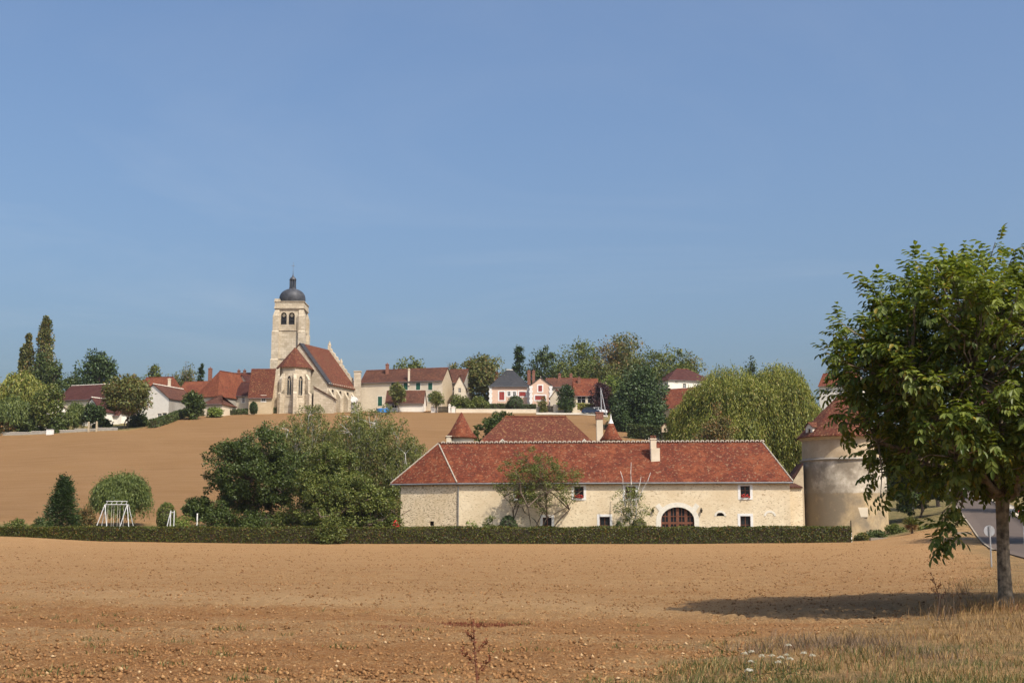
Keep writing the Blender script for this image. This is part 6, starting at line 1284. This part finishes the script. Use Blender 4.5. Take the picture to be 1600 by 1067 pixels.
# pale edging and driveway stones near the dovecote, hedge end post, spiky plant
q = MB(); X0, X1 = PX(1354, 127), PX(1412, 127); z = H(X0, 127); q.box(X0, X1, 126.8, 127.4, z-.1, z+.28); tag(q.build('edging_kerb', M['kerb'], origin=(X0, 127, z)), 'pale stone edging at the field edge below the dovecote', 'edging')
for x0, x1, Y, lb in ((1484, 1508, 112, 'pale driveway slab nearer the grass by the road'), (1484, 1506, 119, 'pale driveway slab further along the road edge')):
    q = MB(); a, b = PX(x0, Y), PX(x1, Y); z = H(a, Y); q.box(a, b, Y-.9, Y+.9, z-.2, max(z, H(b, Y))+.10); tag(q.build('driveway_slab', M['kerb'], origin=(a, Y, z)), lb, 'slab')
X, Y = PX(1325, 126), 126; z = H(X, Y); q = MB(); q.tube([(X, Y, z-.1), (X, Y, z+.9)], .07, 8, 1); q.tube([(X, Y, z+.9), (X, Y, z+2.1)], .06, 8, 0); tag(q.build('hedge_post', [M['darkwood'], M['white']], origin=(X, Y, z)), 'two-tone post at the end of the clipped hedge', 'post')
def yucca(x, Y, h, label):
    rng = np.random.default_rng(5); X = PX(x, Y); z = H(X, Y); root = empty('spiky_plant', (X, Y, z), label, 'plant'); n = 260; d = rdir(rng, n); d[:, 2] = np.abs(d[:, 2])*1.1+.05; dead = rng.random(n) < .35
    d2 = d.copy(); d2[:, 2] = -np.abs(d2[:, 2])*.6
    c = np.array([X, Y, z+h*.5])+np.zeros((n, 3)); crown_mesh('leaves', [leaf_geo(c[~dead], d[~dead], rdir(rng, (~dead).sum()), h*.62, .09)], L['olive'], root); crown_mesh('dead_skirt', [leaf_geo(c[dead]-np.array([0, 0, h*.05]), d2[dead]+rdir(rng, dead.sum())*.3, rdir(rng, dead.sum()), h*.5, .09)], L['dry'], root)
    q = MB(); q.tube([(X, Y, z-.1), (X, Y, z+h*.55)], .12, 8); q.build('stem', M['bark'], root)
yucca(1419, 126.5, 1.7, 'spiky yucca with dead straw skirt at the pale edging')
# ------------------------------------------------------------------ the near field: clods, stones and straw
rng = np.random.default_rng(21)
def scatter(n, y0, y1, amax, power=1.0):
    yy = 3200.0/(3200.0/y1+(3200.0/y0-3200.0/y1)*rng.random(n)**power); xx = (rng.random(n)*2-1)*amax*yy; return xx, yy
def lumps(name, n, y0, y1, s0, s1, mat, field=True):
    x, y = scatter(n, y0, y1, .47); vb_ = np.interp(y, VB_Y, VB_X); dens = vnoise(x+9, y, .55)
    keep = ((x < vb_+.4) if field else (x > vb_)) & (rng.random(n) < .35+.9*dens); x, y = x[keep], y[keep]; m = len(x); s = (s0+(s1-s0)*rng.random(m)**3)*np.clip(y/40, .75, 1.6)
    z = HH(x, y)+(vnoise(x, y, .22)-.5)*.10*np.clip(y/30, 0, 1); base = np.array([(1, 0, 0), (0, 1, 0), (-1, 0, 0), (0, -1, 0), (0, 0, .8), (0, 0, -.7)], float)
    th = rng.random(m)*6.283; J = base[None]*(.65+.7*rng.random((m, 6, 1)))*s[:, None, None]; cx, sx_ = np.cos(th)[:, None], np.sin(th)[:, None]
    V = np.stack([J[:, :, 0]*cx-J[:, :, 1]*sx_, J[:, :, 0]*sx_+J[:, :, 1]*cx, J[:, :, 2]+.12*s[:, None]], -1)+np.stack([x, y, z], -1)[:, None, :]
    f = np.array([(0, 1, 4), (1, 2, 4), (2, 3, 4), (3, 0, 4), (1, 0, 5), (2, 1, 5), (3, 2, 5), (0, 3, 5)]); F = (f[None]+np.arange(m)[:, None, None]*6).reshape(-1, 3)
    o = np_mesh(name, V.reshape(-1, 3), F, mat); tag(o, kind='stuff'); return o
tag(lumps('soil_clods', 64000, 11, 40, .006, .050, M['clod']), 'brown soil clods and pale stones strewn over the tilled field', 'clods')
tag(lumps('field_clods', 30000, 26, 124, .012, .040, M['clod']), 'distant soil clods and pale stubble flecks before the hedge', 'clods')
def blades(name, x, y, h, lean, w, mat, label, cat, parent=None):
    n = len(x); z = HH(x, y)+(vnoise(x, y, .22)-.5)*.10*np.clip(y/30, 0, 1)-.02; a = rng.random(n)*6.283; d = np.stack([np.cos(a), np.sin(a), 0*a], 1); sd = np.stack([-np.sin(a+.9), np.cos(a+.9), 0*a], 1)*np.broadcast_to(np.asarray(w, float), (n,))[:, None]; p = np.stack([x, y, z], 1); h = h[:, None]; ln = lean[:, None]
    m1 = p+np.array([0, 0, 1.0])*h*.55+d*h*ln*.35; tp = p+np.array([0, 0, 1.0])*h*(1-.35*ln)+d*h*ln
    V = np.stack([p-sd, p+sd, m1+sd*.7, m1-sd*.7, tp], 1).reshape(-1, 3); i = np.arange(n)[:, None]*5
    F = np.vstack([np.hstack([i, i+1, i+2]), np.hstack([i, i+2, i+3]), np.hstack([i+3, i+2, i+4])]); o = np_mesh(name, V, F, mat, parent)
    if parent is None: tag(o, label, cat, kind='stuff')
    return o
def verge_pts(n, y0, y1, k=.0, tuft=None):
    x, y = scatter(n*3, y0, y1, .47, .9); vb_ = np.interp(y, VB_Y, VB_X); rx = road_x(y)-3.2
    m = (x > vb_+k+1.2*(vnoise(x, y, .9)-.5)) & (x < rx)
    if tuft is not None: m &= rng.random(len(x)) < np.clip((vnoise(x+3, y+tuft, .9)*.6+vnoise(x, y+tuft, 2.6)*.5-.36)*2.8, .02, 1)
    return x[m][:n], y[m][:n]
x, y = verge_pts(30000, 10.5, 60, .1, 11.0); n = len(x); blades('dry_grass', x, y, (.05+.11*rng.random(n)**2)*(1+.9*(vnoise(x, y, .5) > .66)), .2+.7*rng.random(n), .0035+.00012*y, L['dry'], 'dry straw-coloured grass covering the roadside verge', 'grass')
x, y = verge_pts(42000, 10.5, 24, .0, 40.0); m = rng.random(len(x)) < np.clip(1.25-(y-12.6)/4.2+2.3*(vnoise(x+50, y, .55)-.5), .01, 1); x, y = x[m], y[m]; n = len(x); blades('green_grass', x, y, (.06+.13*rng.random(n)), .2+.6*rng.random(n), .004, L['green_grass'], 'green grass tufts along the front of the verge', 'grass')
# tall dead tufts beside the trunk and along the verge edge
def tufts(spots, name, label, mat, hmin, hmax, cnt, spread, w=.005):
    X_, Y_ = [], []
    for (px_, py_, k) in spots:
        Yc = 3200.0/(py_-825); m = int(cnt*k); X_.append(PX(px_, Yc)+rng.normal(size=m)*spread*k**.5); Y_.append(Yc+rng.normal(size=m)*spread*.6)
    x, y = np.concatenate(X_), np.concatenate(Y_); n = len(x); return blades(name, x, y, hmin+(hmax-hmin)*rng.random(n)**1.5, .15+.75*rng.random(n), w, mat, label, 'grass')
tufts([(1545, 945, 2), (1580, 948, 2), (1520, 940, 1.4), (1490, 946, 1), (1600, 950, 2), (1560, 925, 1.3), (1535, 915, 1), (1500, 915, .8), (1515, 895, .8), (1480, 875, .8), (1545, 890, 1), (1460, 950, .6)], 'tall_dry_grass', 'tall bleached grass around the walnut trunk', L['dry'], .10, .45, 95, .48)
tufts([(1285, 995, 2), (1330, 990, 1.5), (1240, 1000, 1), (1190, 1005, .8), (1370, 1005, 1), (1420, 1015, 1), (1230, 985, .6)], 'dead_weeds', 'greyish dead weeds in front of the tree shadow', L['twiggy'], .10, .30, 150, .34, .004)
tufts([(1490, 925, .6), (1478, 945, .7), (1465, 955, .5)], 'dark_weeds', 'dark dry weed stalks at the field corner', L['twiggy'], .3, .8, 60, .2, .006)
# sparse seedlings and straw in the field
sp = [(rng.uniform(0, 1250), rng.uniform(940, 1060), rng.uniform(.15, .5)) for _ in range(70)]
tufts(sp, 'field_seedlings', 'thin green seedlings scattered over the tilled soil', L['green_grass'], .04, .13, 80, .20, .007)
tufts([(rng.uniform(0, 1300), rng.uniform(930, 1060), rng.uniform(.2, .5)) for _ in range(60)], 'straw_stubble', 'pale straw stubble scattered over the tilled soil', L['dry'], .04, .16, 26, .25, .004)
tufts([(690+i*6, 966+2*math.sin(i), .8) for i in range(20)]+[(590+i*9, 972, .3) for i in range(8)], 'rusty_weed_patch', 'rusty red weed patch in the middle of the near field', L['dock'], .03, .10, 70, .22, .007)
# dock stalk, wild carrots
def dock(px_, Yc, h, label, lean=.0):
    r = np.random.default_rng(int(px_)); X = PX(px_, Yc, 1060); z = H(X, Yc); root = empty('dock_plant', (X, Yc, z), label, 'plant'); q = MB(); pts = [Vector((X-lean*h*t*t+.006*math.sin(9*t), Yc, z-.03+h*t)) for t in np.linspace(0, 1, 8)]; q.tube(pts, [.010*(1-.6*i/7) for i in range(8)], 6); sc = [(p, 1) for p in pts[2:]]
    for k in range(4):
        i = 2+k; d = np.array([(-1)**k*(.10+.05*r.random()), .03*r.normal(), .14]); e = pts[i]+Vector(d*(1.1-.15*k)*h/.75); q.tube([pts[i], pts[i].lerp(e, .5)+Vector((.01*(-1)**k, 0, -.005)), e], [.0035, .003, .002], 5); sc += [(pts[i].lerp(e, t), .7) for t in (.4, .7, 1)]
    q.build('stalk', M['wood'], root); P_ = []
    for p, k in sc: P_.append(np.array(p)+r.normal(size=(16, 3))*np.array([.010, .010, .028])*k)
    P_ = np.vstack(P_); m = len(P_); crown_mesh('seeds', [leaf_geo(P_, rdir(r, m)+np.array([0, 0, .4]), rdir(r, m), .024, .019)], L['dock'], root)
dock(745, 13.0, .72, 'tall rusty dock stalk with seeds at the front of the field', .07)
dock(1475, 27.5, .8, 'dark dead weed stalk at the field corner left of the walnut', .22)
def umbel(px_, py_, h, label):
    Yc = 3200.0/(py_+h*90-825); r = np.random.default_rng(int(px_*7)); X = PX(px_, Yc, 1030); z = H(X, Yc); root = empty('wild_carrot', (X, Yc, z), label, 'flower', 'white umbels in the verge'); q = MB(); e = (X+r.normal()*.03, Yc+r.normal()*.03, z+h); q.tube([(X, Yc, z-.02), (X, Yc, z+h*.6), e], [.004, .003, .002], 5); q.build('stem', M['bark'], root)
    k = 90; a = r.random(k)*6.283; rr_ = .032*np.sqrt(r.random(k)); P_ = np.array(e)+np.stack([np.cos(a)*rr_, np.sin(a)*rr_, .016-rr_*rr_*18+r.normal(size=k)*.003], 1); crown_mesh('umbel', [leaf_geo(P_, rdir(r, k)*np.array([1, 1, .2]), np.array([0, 0, 1.0])+rdir(r, k)*.3, .013, .012)], L['umbel'], root)
    k = 26; P_ = np.stack([X+r.normal(size=k)*.05, Yc+r.normal(size=k)*.05, z+h*.55*r.random(k)], 1); crown_mesh('leaves', [leaf_geo(P_, rdir(r, k)+np.array([0, 0, .3]), rdir(r, k), .07, .012)], L['green_grass'], root)
UM = 'white wild carrot umbel among the green verge grass'
for px_, py_ in ((1168, 1020), (1164, 1027), (1187, 1032), (1180, 1037), (1205, 1026), (1224, 1030), (1231, 1009), (1230, 1031), (1251, 1024), (1271, 1029), (1165, 1052), (1173, 1054), (1213, 1039), (1234, 1034)):
    umbel(px_, py_, .22+.1*((px_*7) % 5)/5, UM)

# ------------------------------------------------------------------ thin summer haze over the whole valley
hz = MB(); hz.box(-420, 420, -60, 620, -4, 72); ho = hz.build('haze', bpy.data.materials.new('haze_air'))
tag(ho, kind='stuff'); m = ho.data.materials[0]; m.use_nodes = True; nt = m.node_tree; nt.nodes.clear()
pv = nd(nt, 'ShaderNodeVolumePrincipled', {'Color': c4((.86, .89, .94)), 'Density': .00009, 'Anisotropy': .3}); oo = nd(nt, 'ShaderNodeOutputMaterial'); nt.links.new(pv.outputs[0], oo.inputs['Volume'])
